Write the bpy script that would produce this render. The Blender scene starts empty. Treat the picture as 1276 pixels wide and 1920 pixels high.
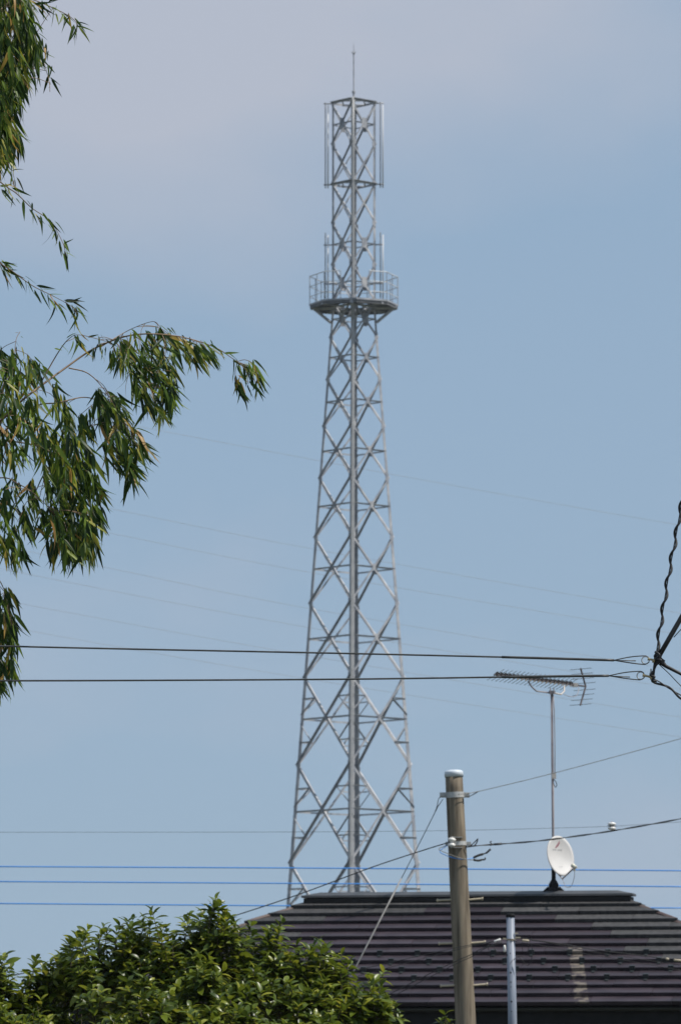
import bpy, math, random
from mathutils import Vector, Matrix, noise as mnoise
R = math.radians
random.seed(7)
scene = bpy.context.scene
C = scene.collection

# ------------------------------------------------------------------ camera
FPX, HORIZON = 9500.0, 2080.0            # focal length and horizon row, in pixels of the 1276 x 1920 photograph
PITCH = math.atan((HORIZON - 960.0) / FPX)
CAMZ = 1.6
cam_data = bpy.data.cameras.new('camera')
cam = bpy.data.objects.new('camera', cam_data)
C.objects.link(cam)
scene.camera = cam
cam.location = (0, 0, CAMZ)
cam.rotation_euler = (math.pi / 2 + PITCH, 0, 0)
cam_data.sensor_fit = 'VERTICAL'
cam_data.sensor_height = 24.0
cam_data.sensor_width = 24.0
cam_data.lens = 24.0 * FPX / 1920.0
cam_data.clip_start = 0.1
cam_data.clip_end = 20000
cam_data.dof.use_dof = True
cam_data.dof.focus_distance = 18.5
cam_data.dof.aperture_fstop = 15.5
scene.render.resolution_x = 680
scene.render.resolution_y = 1024

# ------------------------------------------------------------------ light
SUN_EL, SUN_A = 56.0, 14.0               # elevation; angle from the picture's right towards the camera
el, az = R(SUN_EL), R(SUN_A)
sun_dir = Vector((math.cos(el) * math.cos(az), -math.cos(el) * math.sin(az), math.sin(el)))
w = bpy.data.worlds.new('World')
scene.world = w
w.use_nodes = True
nt = w.node_tree
for n in list(nt.nodes):
    nt.nodes.remove(n)
wo = nt.nodes.new('ShaderNodeOutputWorld')
bg = nt.nodes.new('ShaderNodeBackground')
sky = nt.nodes.new('ShaderNodeTexSky')
sky.sky_type = 'NISHITA'
sky.sun_disc = False
sky.sun_elevation = el
sky.sun_rotation = math.atan2(sun_dir.x, sun_dir.y)
sky.altitude = 0
sky.air_density = 1.0
sky.dust_density = 0.6
sky.ozone_density = 3.0
tc = nt.nodes.new('ShaderNodeTexCoord')
mp = nt.nodes.new('ShaderNodeMapping')
mp.inputs['Location'].default_value = (3.285, 3.94, 0.475)
mp.inputs['Scale'].default_value = (1.0, 1.0, 1.7)
n1 = nt.nodes.new('ShaderNodeTexNoise')
n1.inputs['Scale'].default_value = 4.5
n1.inputs['Detail'].default_value = 5.0
n1.inputs['Roughness'].default_value = 0.45
cr = nt.nodes.new('ShaderNodeValToRGB')
cr.color_ramp.elements[0].position = 0.472
cr.color_ramp.elements[0].color = (0, 0, 0, 1)
cr.color_ramp.elements[1].position = 0.64
cr.color_ramp.elements[1].color = (0.95, 0.95, 0.95, 1)
veil = nt.nodes.new('ShaderNodeMix')             # even summer haze over the whole sky
veil.data_type = 'RGBA'
veil.inputs[0].default_value = 0.86
veil.inputs[7].default_value = (3.00, 4.24, 5.76, 1)
mix = nt.nodes.new('ShaderNodeMix')              # soft thin clouds
mix.data_type = 'RGBA'
mix.inputs[7].default_value = (4.62, 5.02, 5.95, 1)
nt.links.new(tc.outputs['Generated'], mp.inputs['Vector'])
nt.links.new(mp.outputs['Vector'], n1.inputs['Vector'])
nt.links.new(n1.outputs['Fac'], cr.inputs['Fac'])
nt.links.new(cr.outputs['Color'], mix.inputs[0])
nt.links.new(sky.outputs['Color'], veil.inputs[6])
nt.links.new(veil.outputs[2], mix.inputs[6])
nt.links.new(mix.outputs[2], bg.inputs['Color'])
bg.inputs['Strength'].default_value = 0.1
nt.links.new(bg.outputs['Background'], wo.inputs['Surface'])

sd = bpy.data.lights.new('sun', 'SUN')
sd.energy = 4.9
sd.angle = R(0.53)
sd.color = (1.0, 0.95, 0.87)
so = bpy.data.objects.new('sun', sd)
C.objects.link(so)
so.rotation_euler = sun_dir.to_track_quat('Z', 'Y').to_euler()
so.location = (30, -20, 60)

vs = scene.view_settings
vs.view_transform = 'Standard'
vs.look = 'None'
vs.exposure = 0.0
vs.gamma = 1.0
vs.use_curve_mapping = False

# ------------------------------------------------------------------ helpers
FWD = Vector((0, math.cos(PITCH), math.sin(PITCH)))
UPV = Vector((0, -math.sin(PITCH), math.cos(PITCH)))
def P(px, py, Y):
    """photograph pixel -> world point on the vertical plane y = Y"""
    d = Vector((1, 0, 0)) * ((px - 638.0) / FPX) + FWD + UPV * ((960.0 - py) / FPX)
    d *= Y / d.y
    return Vector((d.x, d.y, d.z + CAMZ))
def S(Y):
    return Y / FPX          # metres per photograph pixel at depth Y

class MB:
    def __init__(self):
        self.v, self.f = [], []
    def add(self, vs_, fs_):
        o = len(self.v)
        self.v.extend([tuple(a) for a in vs_])
        self.f.extend([tuple(i + o for i in f) for f in fs_])
        return self
    def hexa(self, p):       # 8 points: bottom ring 0-3, top ring 4-7
        return self.add(p, [(3, 2, 1, 0), (4, 5, 6, 7), (0, 1, 5, 4), (1, 2, 6, 5), (2, 3, 7, 6), (3, 0, 4, 7)])
    def box(self, c, s, m=None):
        x, y, z = s[0] / 2, s[1] / 2, s[2] / 2
        pts = [Vector(q) for q in ((-x, -y, -z), (x, -y, -z), (x, y, -z), (-x, y, -z), (-x, -y, z), (x, -y, z), (x, y, z), (-x, y, z))]
        if m is not None:
            pts = [m @ q for q in pts]
        c = Vector(c)
        return self.hexa([q + c for q in pts])
    def tube(self, pts, r, n=8, cap=True):
        pts = [Vector(p) for p in pts]
        rs = r if isinstance(r, (list, tuple)) else [r] * len(pts)
        rings, prev = [], None
        for i, p in enumerate(pts):
            t = pts[min(i + 1, len(pts) - 1)] - pts[max(i - 1, 0)]
            if t.length < 1e-9:
                t = Vector((0, 0, 1))
            t.normalize()
            if prev is None:
                a = Vector((0, 0, 1)) if abs(t.z) < 0.9 else Vector((1, 0, 0))
                u = t.cross(a).normalized()
            else:
                u = (prev - t * prev.dot(t))
                u = u.normalized() if u.length > 1e-6 else t.orthogonal().normalized()
            prev = u
            b = t.cross(u)
            rings.append([p + (u * math.cos(2 * math.pi * k / n) + b * math.sin(2 * math.pi * k / n)) * rs[i] for k in range(n)])
        vs_ = [q for ring in rings for q in ring]
        fs_ = []
        for i in range(len(rings) - 1):
            for k in range(n):
                a, b2 = i * n + k, i * n + (k + 1) % n
                fs_.append((a, b2, b2 + n, a + n))
        if cap:
            fs_.append(tuple(range(n - 1, -1, -1)))
            fs_.append(tuple((len(rings) - 1) * n + k for k in range(n)))
        return self.add(vs_, fs_)
    def lathe(self, c, prof, n=24, ax=None):     # prof = [(radius, height)]
        m = Matrix.Identity(3) if ax is None else Vector(ax).to_track_quat('Z', 'Y').to_matrix()
        c = Vector(c)
        vs_ = [c + m @ Vector((r * math.cos(2 * math.pi * k / n), r * math.sin(2 * math.pi * k / n), h)) for r, h in prof for k in range(n)]
        fs_ = []
        for i in range(len(prof) - 1):
            for k in range(n):
                a, b = i * n + k, i * n + (k + 1) % n
                fs_.append((a, b, b + n, a + n))
        fs_.append(tuple(range(n - 1, -1, -1)))
        fs_.append(tuple((len(prof) - 1) * n + k for k in range(n)))
        return self.add(vs_, fs_)
    def mesh(self, name, mat, smooth=False):
        me = bpy.data.meshes.new(name)
        me.from_pydata(self.v, [], self.f)
        if mat:
            me.materials.append(mat)
        if smooth:
            me.polygons.foreach_set('use_smooth', [True] * len(me.polygons))
        me.update()
        return me
    def build(self, name, mat, parent=None, smooth=False):
        return link(name, self.mesh(name, mat, smooth), parent)

def link(name, me, parent=None):
    o = bpy.data.objects.new(name, me)
    C.objects.link(o)
    if parent is not None:
        o.parent = parent
        # every thing's empty carries a transform, parts are modelled in world space
        o.matrix_parent_inverse = world_of(parent).inverted()
    return o
def world_of(o):
    m = Matrix.LocRotScale(o.location, o.rotation_euler, o.scale)
    if o.parent:
        m = world_of(o.parent) @ o.matrix_parent_inverse @ m
    return m
def tag(o, label, cat, group=None, kind=None):
    if label: o['label'] = label
    if cat: o['category'] = cat
    if group: o['group'] = group
    if kind: o['kind'] = kind
    return o
def thing(name, loc, label, cat, group=None):
    o = bpy.data.objects.new(name, None)
    C.objects.link(o)
    o.location = loc
    o.empty_display_size = 0.2
    return tag(o, label, cat, group)
def struct(name, mb, mat):
    return tag(mb.build(name, mat), None, None, None, 'structure')

# ------------------------------------------------------------------ materials
def mat(name, c1, c2=None, scale=6.0, rough=0.6, metal=0.0, bump=0.0, stretch=(1, 1, 1), detail=4.0, spec=0.5, per_object=0.0, lo=0.35, hi=0.68):
    m = bpy.data.materials.new(name)
    m.use_nodes = True
    t = m.node_tree
    b = t.nodes['Principled BSDF']
    b.inputs['Roughness'].default_value = rough
    b.inputs['Metallic'].default_value = metal
    b.inputs['Specular IOR Level'].default_value = spec
    co = t.nodes.new('ShaderNodeNewGeometry')
    mp_ = t.nodes.new('ShaderNodeMapping')
    mp_.inputs['Scale'].default_value = stretch
    no = t.nodes.new('ShaderNodeTexNoise')
    no.inputs['Scale'].default_value = scale
    no.inputs['Detail'].default_value = detail
    t.links.new(co.outputs['Position'], mp_.inputs['Vector'])
    t.links.new(mp_.outputs['Vector'], no.inputs['Vector'])
    ra = t.nodes.new('ShaderNodeValToRGB')
    ra.color_ramp.elements[0].position = lo
    ra.color_ramp.elements[1].position = hi
    ra.color_ramp.elements[0].color = (*c1, 1)
    ra.color_ramp.elements[1].color = (*(c2 or [min(1, x * 1.25) for x in c1]), 1)
    t.links.new(no.outputs['Fac'], ra.inputs['Fac'])
    out = ra.outputs['Color']
    if per_object:
        oi = t.nodes.new('ShaderNodeObjectInfo')
        mr = t.nodes.new('ShaderNodeMapRange')
        mr.inputs[3].default_value = 1 - per_object
        mr.inputs[4].default_value = 1 + per_object
        hs = t.nodes.new('ShaderNodeHueSaturation')
        t.links.new(oi.outputs['Random'], mr.inputs[0])
        t.links.new(mr.outputs[0], hs.inputs['Value'])
        t.links.new(out, hs.inputs['Color'])
        out = hs.outputs['Color']
    t.links.new(out, b.inputs['Base Color'])
    if bump:
        bu = t.nodes.new('ShaderNodeBump')
        bu.inputs['Strength'].default_value = bump
        bu.inputs['Distance'].default_value = 0.01
        t.links.new(no.outputs['Fac'], bu.inputs['Height'])
        t.links.new(bu.outputs['Normal'], b.inputs['Normal'])
    m['ramp'] = 0
    return m

def leaf_mat(name, ramp, trans=0.3, rough=0.4, spec=0.4):
    m = bpy.data.materials.new(name)
    m.use_nodes = True
    t = m.node_tree
    b = t.nodes['Principled BSDF']
    b.inputs['Roughness'].default_value = rough
    b.inputs['Specular IOR Level'].default_value = spec
    oi = t.nodes.new('ShaderNodeObjectInfo')
    ge = t.nodes.new('ShaderNodeNewGeometry')
    ad = t.nodes.new('ShaderNodeMath'); ad.operation = 'ADD'
    fr = t.nodes.new('ShaderNodeMath'); fr.operation = 'FRACT'
    t.links.new(oi.outputs['Random'], ad.inputs[0])
    t.links.new(ge.outputs['Random Per Island'], ad.inputs[1])
    t.links.new(ad.outputs[0], fr.inputs[0])
    ra = t.nodes.new('ShaderNodeValToRGB')
    els = ra.color_ramp.elements
    while len(els) < len(ramp):
        els.new(0.5)
    for e, (p, c) in zip(els, ramp):
        e.position = p
        e.color = (*c, 1)
    t.links.new(fr.outputs[0], ra.inputs['Fac'])
    no = t.nodes.new('ShaderNodeTexNoise')
    no.inputs['Scale'].default_value = 30
    t.links.new(ge.outputs['Position'], no.inputs['Vector'])
    mr = t.nodes.new('ShaderNodeMapRange')
    mr.inputs[3].default_value = 0.72
    mr.inputs[4].default_value = 1.28
    t.links.new(no.outputs['Fac'], mr.inputs[0])
    hs = t.nodes.new('ShaderNodeHueSaturation')
    t.links.new(mr.outputs[0], hs.inputs['Value'])
    t.links.new(ra.outputs['Color'], hs.inputs['Color'])
    t.links.new(hs.outputs['Color'], b.inputs['Base Color'])
    tr = t.nodes.new('ShaderNodeBsdfTranslucent')
    hs2 = t.nodes.new('ShaderNodeHueSaturation')
    hs2.inputs['Hue'].default_value = 0.485
    hs2.inputs['Value'].default_value = 1.5
    t.links.new(hs.outputs['Color'], hs2.inputs['Color'])
    t.links.new(hs2.outputs['Color'], tr.inputs['Color'])
    mx = t.nodes.new('ShaderNodeMixShader')
    mx.inputs[0].default_value = trans
    t.links.new(b.outputs['BSDF'], mx.inputs[1])
    t.links.new(tr.outputs['BSDF'], mx.inputs[2])
    t.links.new(mx.outputs['Shader'], t.nodes['Material Output'].inputs['Surface'])
    return m

M = {}
M['ground'] = mat('ground', (0.045, 0.055, 0.025), (0.085, 0.08, 0.055), 0.8, 0.95)
M['steel'] = mat('galvanised steel', (0.22, 0.235, 0.27), (0.43, 0.43, 0.44), 1.6, 0.6, 0.0)
M['rack'] = mat('cable sheaths', (0.36, 0.36, 0.36), (0.45, 0.45, 0.45), 1.2, 0.6)
M['grating'] = mat('platform grating', (0.08, 0.085, 0.09), (0.13, 0.13, 0.14), 3.0, 0.7)
M['antenna'] = mat('antenna radome', (0.5, 0.52, 0.54), (0.6, 0.6, 0.62), 1.0, 0.5)
M['tile'] = mat('glazed purple slate', (0.027, 0.020, 0.026), (0.047, 0.035, 0.043), 4.0, 0.48, per_object=0.24, stretch=(1, 1, 3), spec=0.28)
M['tile_old'] = mat('weathered grey slate', (0.038, 0.037, 0.038), (0.064, 0.062, 0.062), 12.0, 0.7, per_object=0.2, stretch=(1.6, 1, 0.5), spec=0.3)
M['ridge'] = mat('ridge cap metal', (0.035, 0.037, 0.04), (0.06, 0.06, 0.062), 4.0, 0.5)
M['hip'] = mat('brown hip flashing', (0.08, 0.05, 0.045), (0.12, 0.085, 0.07), 5.0, 0.55)
M['black'] = mat('black painted metal', (0.010, 0.010, 0.011), (0.016, 0.016, 0.017), 8.0, 0.75, spec=0.2)
M['guard'] = mat('snow guard', (0.022, 0.028, 0.03), (0.038, 0.044, 0.046), 8.0, 0.45)
M['wall'] = mat('dark house wall', (0.03, 0.027, 0.023), (0.05, 0.044, 0.037), 3.0, 0.9, spec=0.15)
M['gutter'] = mat('gutter', (0.014, 0.015, 0.014), (0.022, 0.024, 0.022), 3.0, 0.5)
M['pane'] = mat('window glass', (0.02, 0.025, 0.03), (0.03, 0.035, 0.04), 1.0, 0.08)
M['concrete'] = mat('stained concrete pole', (0.064, 0.049, 0.033), (0.27, 0.222, 0.160), 11.0, 0.85, bump=0.3, stretch=(2.0, 2.0, 0.13), detail=6, lo=0.3, hi=0.72)
M['cap'] = mat('pale pole cap', (0.52, 0.58, 0.64), (0.6, 0.65, 0.7), 8.0, 0.45)
M['galv'] = mat('galvanised band', (0.36, 0.37, 0.37), (0.5, 0.5, 0.49), 30.0, 0.5)
M['peg'] = mat('cream step bolt', (0.40, 0.34, 0.24), (0.50, 0.43, 0.32), 25.0, 0.55)
M['porcelain'] = mat('white porcelain', (0.76, 0.74, 0.70), (0.82, 0.80, 0.77), 20.0, 0.25)
M['rubber'] = mat('black cable sheath', (0.010, 0.010, 0.012), (0.018, 0.018, 0.02), 15.0, 0.55)
M['strand'] = mat('dark steel strand', (0.035, 0.037, 0.038), (0.07, 0.072, 0.07), 25.0, 0.5)
M['strand_pale'] = mat('pale steel strand', (0.16, 0.16, 0.15), (0.26, 0.25, 0.23), 25.0, 0.5)
M['guard_tube'] = mat('guy wire cover', (0.19, 0.185, 0.18), (0.27, 0.265, 0.26), 10.0, 0.6)
M['blue'] = mat('blue cable sheath', (0.05, 0.27, 0.75), (0.06, 0.30, 0.80), 3.0, 0.5)
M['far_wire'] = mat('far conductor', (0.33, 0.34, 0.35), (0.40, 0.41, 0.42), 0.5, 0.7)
M['pipe'] = mat('pale steel pipe', (0.17, 0.20, 0.26), (0.25, 0.28, 0.34), 9.0, 0.5, metal=0.0, stretch=(2, 2, 0.3))
M['mast'] = mat('antenna mast', (0.24, 0.21, 0.22), (0.34, 0.30, 0.30), 12.0, 0.5)
M['alu'] = mat('weathered aluminium', (0.07, 0.06, 0.065), (0.14, 0.12, 0.12), 40.0, 0.5)
M['alu_pale'] = mat('pale aluminium', (0.5, 0.45, 0.4), (0.62, 0.57, 0.52), 40.0, 0.5)
M['dish'] = mat('white dish paint', (0.56, 0.545, 0.53), (0.62, 0.605, 0.59), 6.0, 0.5)
M['cream'] = mat('cream plastic', (0.60, 0.57, 0.44), (0.68, 0.65, 0.54), 15.0, 0.5)
M['red'] = mat('dark red print', (0.20, 0.02, 0.05), (0.30, 0.04, 0.09), 60.0, 0.5)
M['grey_print'] = mat('grey print', (0.22, 0.22, 0.23), (0.3, 0.3, 0.31), 60.0, 0.5)
M['brass'] = mat('yellow zinc shackle', (0.42, 0.33, 0.18), (0.55, 0.45, 0.28), 60.0, 0.4, metal=0.3)
M['bamboo_leaf'] = leaf_mat('bamboo leaf', [(0.0, (0.008, 0.024, 0.007)), (0.44, (0.034, 0.074, 0.012)), (0.82, (0.150, 0.225, 0.028)), (0.935, (0.28, 0.26, 0.034)), (0.98, (0.35, 0.22, 0.05)), (1.0, (0.44, 0.27, 0.10))], 0.38, 0.42, 0.3)
M['culm'] = mat('bamboo culm', (0.13, 0.15, 0.05), (0.22, 0.22, 0.09), 3.0, 0.5)
M['twig'] = mat('bamboo twig', (0.12, 0.075, 0.045), (0.24, 0.16, 0.09), 12.0, 0.6)
M['bush_leaf'] = leaf_mat('glossy shrub leaf', [(0.0, (0.028, 0.050, 0.008)), (0.5, (0.080, 0.118, 0.012)), (0.85, (0.160, 0.200, 0.018)), (1.0, (0.26, 0.27, 0.032))], 0.32, 0.36, 0.42)
M['bark'] = mat('grey brown bark', (0.06, 0.046, 0.03), (0.13, 0.105, 0.07), 14.0, 0.85)

# pale stain with a shape of its own, streaking down the roof below the dish
def add_stain(m, x0, x1, z0, z1, col):
    t = m.node_tree
    b = t.nodes['Principled BSDF']
    src = b.inputs['Base Color'].links[0].from_socket
    ge = t.nodes.new('ShaderNodeNewGeometry')
    sp = t.nodes.new('ShaderNodeSeparateXYZ')
    t.links.new(ge.outputs['Position'], sp.inputs[0])
    no = t.nodes.new('ShaderNodeTexNoise'); no.inputs['Scale'].default_value = 9.0; no.inputs['Detail'].default_value = 3
    t.links.new(ge.outputs['Position'], no.inputs['Vector'])
    def rng(sock, a, b_, lo, hi):
        r = t.nodes.new('ShaderNodeMapRange')
        r.inputs[1].default_value, r.inputs[2].default_value = a, b_
        r.inputs[3].default_value, r.inputs[4].default_value = lo, hi
        t.links.new(sock, r.inputs[0]); return r.outputs[0]
    def mul(a, b_):
        q = t.nodes.new('ShaderNodeMath'); q.operation = 'MULTIPLY'
        t.links.new(a, q.inputs[0]); t.links.new(b_, q.inputs[1]); return q.outputs[0]
    e = 0.012
    k = mul(rng(sp.outputs[0], x0, x0 + e, 0, 1), rng(sp.outputs[0], x1 - e, x1, 1, 0))
    k = mul(k, mul(rng(sp.outputs[2], z0, z0 + e, 0, 1), rng(sp.outputs[2], z1 - e, z1, 1, 0)))
    k = mul(k, rng(no.outputs['Fac'], 0.42, 0.56, 0.0, 0.75))
    mx = t.nodes.new('ShaderNodeMix'); mx.data_type = 'RGBA'
    mx.inputs[7].default_value = (*col, 1)
    t.links.new(k, mx.inputs[0]); t.links.new(src, mx.inputs[6]); t.links.new(mx.outputs[2], b.inputs['Base Color'])

# ------------------------------------------------------------------ ground
g = MB()
NG = 24
for i in range(NG + 1):
    for j in range(NG + 1):
        g.v.append((-3000 + 6000 * i / NG, -1500 + 6000 * j / NG, 0))
for i in range(NG):
    for j in range(NG):
        a = i * (NG + 1) + j
        g.f.append((a, a + NG + 1, a + NG + 2, a + 1))
struct('ground', g, M['ground'])

# ------------------------------------------------------------------ radio tower
TY = 340.0
TX = P(663, 900, TY).x
DEL = R(3.0)
CORN = [Vector((-math.sin(DEL), -math.cos(DEL), 0)), Vector((math.cos(DEL), -math.sin(DEL), 0)),
        Vector((math.sin(DEL), math.cos(DEL), 0)), Vector((-math.cos(DEL), math.sin(DEL), 0))]   # front, right, back, left
def tz(y): return P(663, y, TY).z
def thw(y):
    if y <= 580: return 41.0
    if y <= 634: return 41.0 + 4.0 * (y - 580) / 54
    return 45.0 + 0.0761 * (y - 634)
def tr(y): return thw(y) * S(TY) / math.cos(DEL) * 1.003
def corner(k, y, s=1.0): return Vector((TX, TY, tz(y))) + CORN[k % 4] * tr(y) * s
def fpt(k, y, t):           # point on face k at level y, t from corner k to corner k+1
    return corner(k, y).lerp(corner(k + 1, y), t)
BASEY = 960 + FPX * math.tan(PITCH + math.atan(CAMZ / TY))
def ybase():
    lo_, hi_ = 2000.0, 2400.0
    for _ in range(50):
        m_ = (lo_ + hi_) / 2
        if tz(m_) > 0: lo_ = m_
        else: hi_ = m_
    return lo_
YB = ybase()
tower = thing('radio_tower', (TX, TY, 0), 'tall grey steel lattice radio tower rising behind the dark roof', 'tower')
NODES = [197, 271.6, 346, 419, 498, 567, 634, 713, 801, 898, 1009, 1133, 1272, 1436, 1620, 1820, 2010, YB]
levels = [190] + NODES[1:5] + [567, 580, 590] + NODES[6:]
for k in range(4):
    m = MB()
    ring = []
    for y in levels:
        c = corner(k, y)
        d1 = (CORN[(k + 1) % 4] - CORN[k]).normalized()
        d2 = (CORN[(k - 1) % 4] - CORN[k]).normalized()
        wd = 0.17 if y < 590 else 0.17 + 0.13 * (y - 590) / 1100
        th = wd * 0.13
        ring.append([c, c + d1 * wd, c + d1 * wd + d2 * th, c + d1 * th + d2 * th, c + d2 * wd + d1 * th, c + d2 * wd])
    vs_ = [q for r_ in ring for q in r_]
    fs_ = []
    for i in range(len(ring) - 1):
        for j in range(6):
            a, b = i * 6 + j, i * 6 + (j + 1) % 6
            fs_.append((a, b, b + 6, a + 6))
    fs_.append((0, 1, 2, 3, 4, 5))
    fs_.append(tuple((len(ring) - 1) * 6 + j for j in (5, 4, 3, 2, 1, 0)))
    m.add(vs_, fs_)
    m.build('leg', M['steel'], tower)
    b = MB()
    c = corner(k, YB)
    b.box((c.x, c.y, 0.25), (1.3, 1.3, 0.55))
    b.build('footing', M['galv'], tower)

def pipe(name, p, q, r, n=6):
    m = MB(); m.tube([p, q], r, n); return m.build(name, M['steel'], tower, True)
def angle(name, p, q, w_, nrm, flange=0.85):
    """rolled steel angle: flat leg in the face of the tower, outstanding leg along its upper edge"""
    d = (q - p).normalized()
    u = nrm.cross(d).normalized()
    if u.z < 0: u = -u
    n_ = d.cross(u).normalized()
    if n_.dot(nrm) < 0: n_ = -n_
    t = w_ * 0.12
    prof = [(-w_ / 2, 0), (w_ / 2, 0), (w_ / 2, w_ * flange), (w_ / 2 - t, w_ * flange), (w_ / 2 - t, t), (-w_ / 2, t)]
    m = MB()
    m.add([e_ + u * a + n_ * b for e_ in (p, q) for a, b in prof],
          [(j, (j + 1) % 6, 6 + (j + 1) % 6, 6 + j) for j in range(6)] + [(5, 4, 3, 2, 1, 0), (6, 7, 8, 9, 10, 11)])
    return m.build(name, M['steel'], tower)
def cross_level(k, y0, y1):
    # level at which the two diagonals of the tapering panel meet
    a, b = tr(y0), tr(y1)
    t = a / (a + b)
    return y0 + (y1 - y0) * t, t
for i in range(len(NODES) - 1):
    y0, y1 = NODES[i], NODES[i + 1]
    yc, t = cross_level(0, y0, y1)
    up = y1 < 640
    r = 0.052 if up else 0.055 + 0.030 * (y0 - 634) / 1000
    for k in range(4):
        out = (CORN[k] + CORN[(k + 1) % 4]).normalized() * r * 0.9
        on = out.normalized()
        angle('brace', corner(k, y0) - on * .03, corner(k + 1, y1) - on * .03, r * 2.1, -on)
        angle('brace', corner(k + 1, y0) + on * .012, corner(k, y1) + on * .012, r * 2.1, on)
        # gusset plate on the leg at each panel point
        if i > 0:
            fd = (CORN[(k + 1) % 4] - CORN[k]).normalized()
            nrm = (CORN[k] + CORN[(k + 1) % 4]).normalized()
            for side, kk in ((1, k), (-1, k + 1)):
                cc = corner(kk, y0) + fd * side * 0.17 + nrm * 0.03
                hh = 0.30 if up else 0.34
                gp = MB()
                gp.hexa([cc - fd * 0.15 * side + Vector((0, 0, -hh)) - nrm * 0.01, cc + fd * 0.13 * side + Vector((0, 0, -hh * .4)) - nrm * 0.01,
                         cc + fd * 0.13 * side + Vector((0, 0, -hh * .4)) + nrm * 0.01, cc - fd * 0.15 * side + Vector((0, 0, -hh)) + nrm * 0.01,
                         cc - fd * 0.15 * side + Vector((0, 0, hh)) - nrm * 0.01, cc + fd * 0.13 * side + Vector((0, 0, hh * .4)) - nrm * 0.01,
                         cc + fd * 0.13 * side + Vector((0, 0, hh * .4)) + nrm * 0.01, cc - fd * 0.15 * side + Vector((0, 0, hh)) + nrm * 0.01])
                gp.build('gusset_plate', M['steel'], tower)
        if i not in (1, 2):
            angle('horizontal_strut', fpt(k, yc, 0) - on * .05, fpt(k, yc, 1) - on * .05, (0.085 if up else 0.095 + 0.025 * (i - 6) / 10), on)
            # plate where the diagonals cross
            big = i in (0, 3, 4, 5)
            s_ = 0.25 if big else 0.15
            nrm = (CORN[k] + CORN[(k + 1) % 4]).normalized()
            fd = (CORN[(k + 1) % 4] - CORN[k]).normalized()
            cc = fpt(k, yc, 0.5) + nrm * (0.035)
            pl = MB()
            ringp = []
            for dz in (-0.012, 0.012):
                for a in range(8):
                    an = 2 * math.pi * (a + 0.5) / 8
                    ringp.append(cc + nrm * dz + fd * math.copysign(abs(math.cos(an)) ** .6, math.cos(an)) * s_ + Vector((0, 0, 1.5 * s_ * math.copysign(abs(math.sin(an)) ** .8, math.sin(an)))))
            pl.add(ringp, [tuple(range(7, -1, -1)), tuple(range(8, 16))] + [(a, (a + 1) % 8, 8 + (a + 1) % 8, 8 + a) for a in range(8)])
            pl.build('gusset_plate', M['steel'], tower)
        # secondary bracing in the tall lower panels
        if i >= 12:
            for (yn, sgn) in ((y0, 1), (y1, -1)):
                yq = (yn + yc) / 2
                for side in (0, 1):
                    ta = 0.5 * (yq - yn) / (yc - yn)
                    tb = ta if side == 0 else 1 - ta
                    pb = corner(k if side == 0 else k + 1, yn).lerp(fpt(k, yc, 0.5), 0.5)
                    yq2 = yn + (yc - yn) * 0.5
                    pl_ = corner(k if side == 0 else k + 1, yq2)
                    pb.z = pl_.z
                    angle('secondary_strut', pl_, pb, .085, on)
                    pm = corner(k if side == 0 else k + 1, yc - sgn * 8)
                    angle('secondary_strut', pb, pm, .085, on)
# frames at the top and at the middle of the head
for y in (193, 346):
    for k in range(4):
        on = (CORN[k] + CORN[(k + 1) % 4]).normalized()
        angle('horizontal_strut', corner(k, y) + on * .02, corner(k + 1, y) + on * .02, .15, on, 1.3)
    # inner ring seen from below
    for k in range(4):
        pipe('horizontal_strut', fpt(k, y, 0.5), fpt(k + 1, y, 0.5), 0.05)
# left and right outrigger arms with long pole antennas
for side, k in ((-1, 3), (1, 1)):
    for y in (194, 346, 459, 532):
        c = corner(k, y)
        pipe('outrigger_arm', c, c + CORN[k] * 16 * S(TY), 0.05)
    for (ya, yb) in ((194, 353), (438, 560)):
        for off, rad, mt in (((9.3, 0.034, 'grating'), (14.0, 0.045, 'antenna')) if side > 0 else ((12.8, 0.034, 'grating'), (8.0, 0.045, 'antenna'))):
            base = Vector((TX, TY, 0)) + CORN[k] * (tr(300) + off * S(TY))
            base = base + Vector((0, -0.1, 0))
            m = MB()
            m.tube([(base.x, base.y, tz(yb)), (base.x, base.y, tz(ya) + (0.05 if mt == 'grating' else -0.12))], rad, 8)
            m.build('pole_antenna', M[mt], tower, True)
# lightning rod
m = MB()
topz = tz(190)
for k in range(4):
    m.tube([corner(k, 192), (TX, TY, tz(186))], 0.05, 6)
m.tube([(TX, TY, tz(188)), (TX, TY, tz(173))], 0.07, 8)
m.lathe((TX, TY, tz(175)), [(0.05, 0), (0.12, 0.03), (0.12, 0.16), (0.05, 0.2)], 10)
m.tube([(TX, TY, tz(173)), (TX, TY, tz(101))], 0.04, 8)
m.build('rod_mast', M['steel'], tower)
m = MB()
m.tube([(TX - 0.15, TY, tz(98)), (TX + 0.15, TY, tz(98))], 0.035, 6)
m.lathe((TX, TY, tz(103)), [(0.04, 0), (0.10, 0.12), (0.05, 0.18)], 8)
m.tube([(TX, TY, tz(101)), (TX, TY, tz(80))], [0.03, 0.012], 6)
m.build('lightning_rod_tip', M['steel'], tower)
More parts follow.
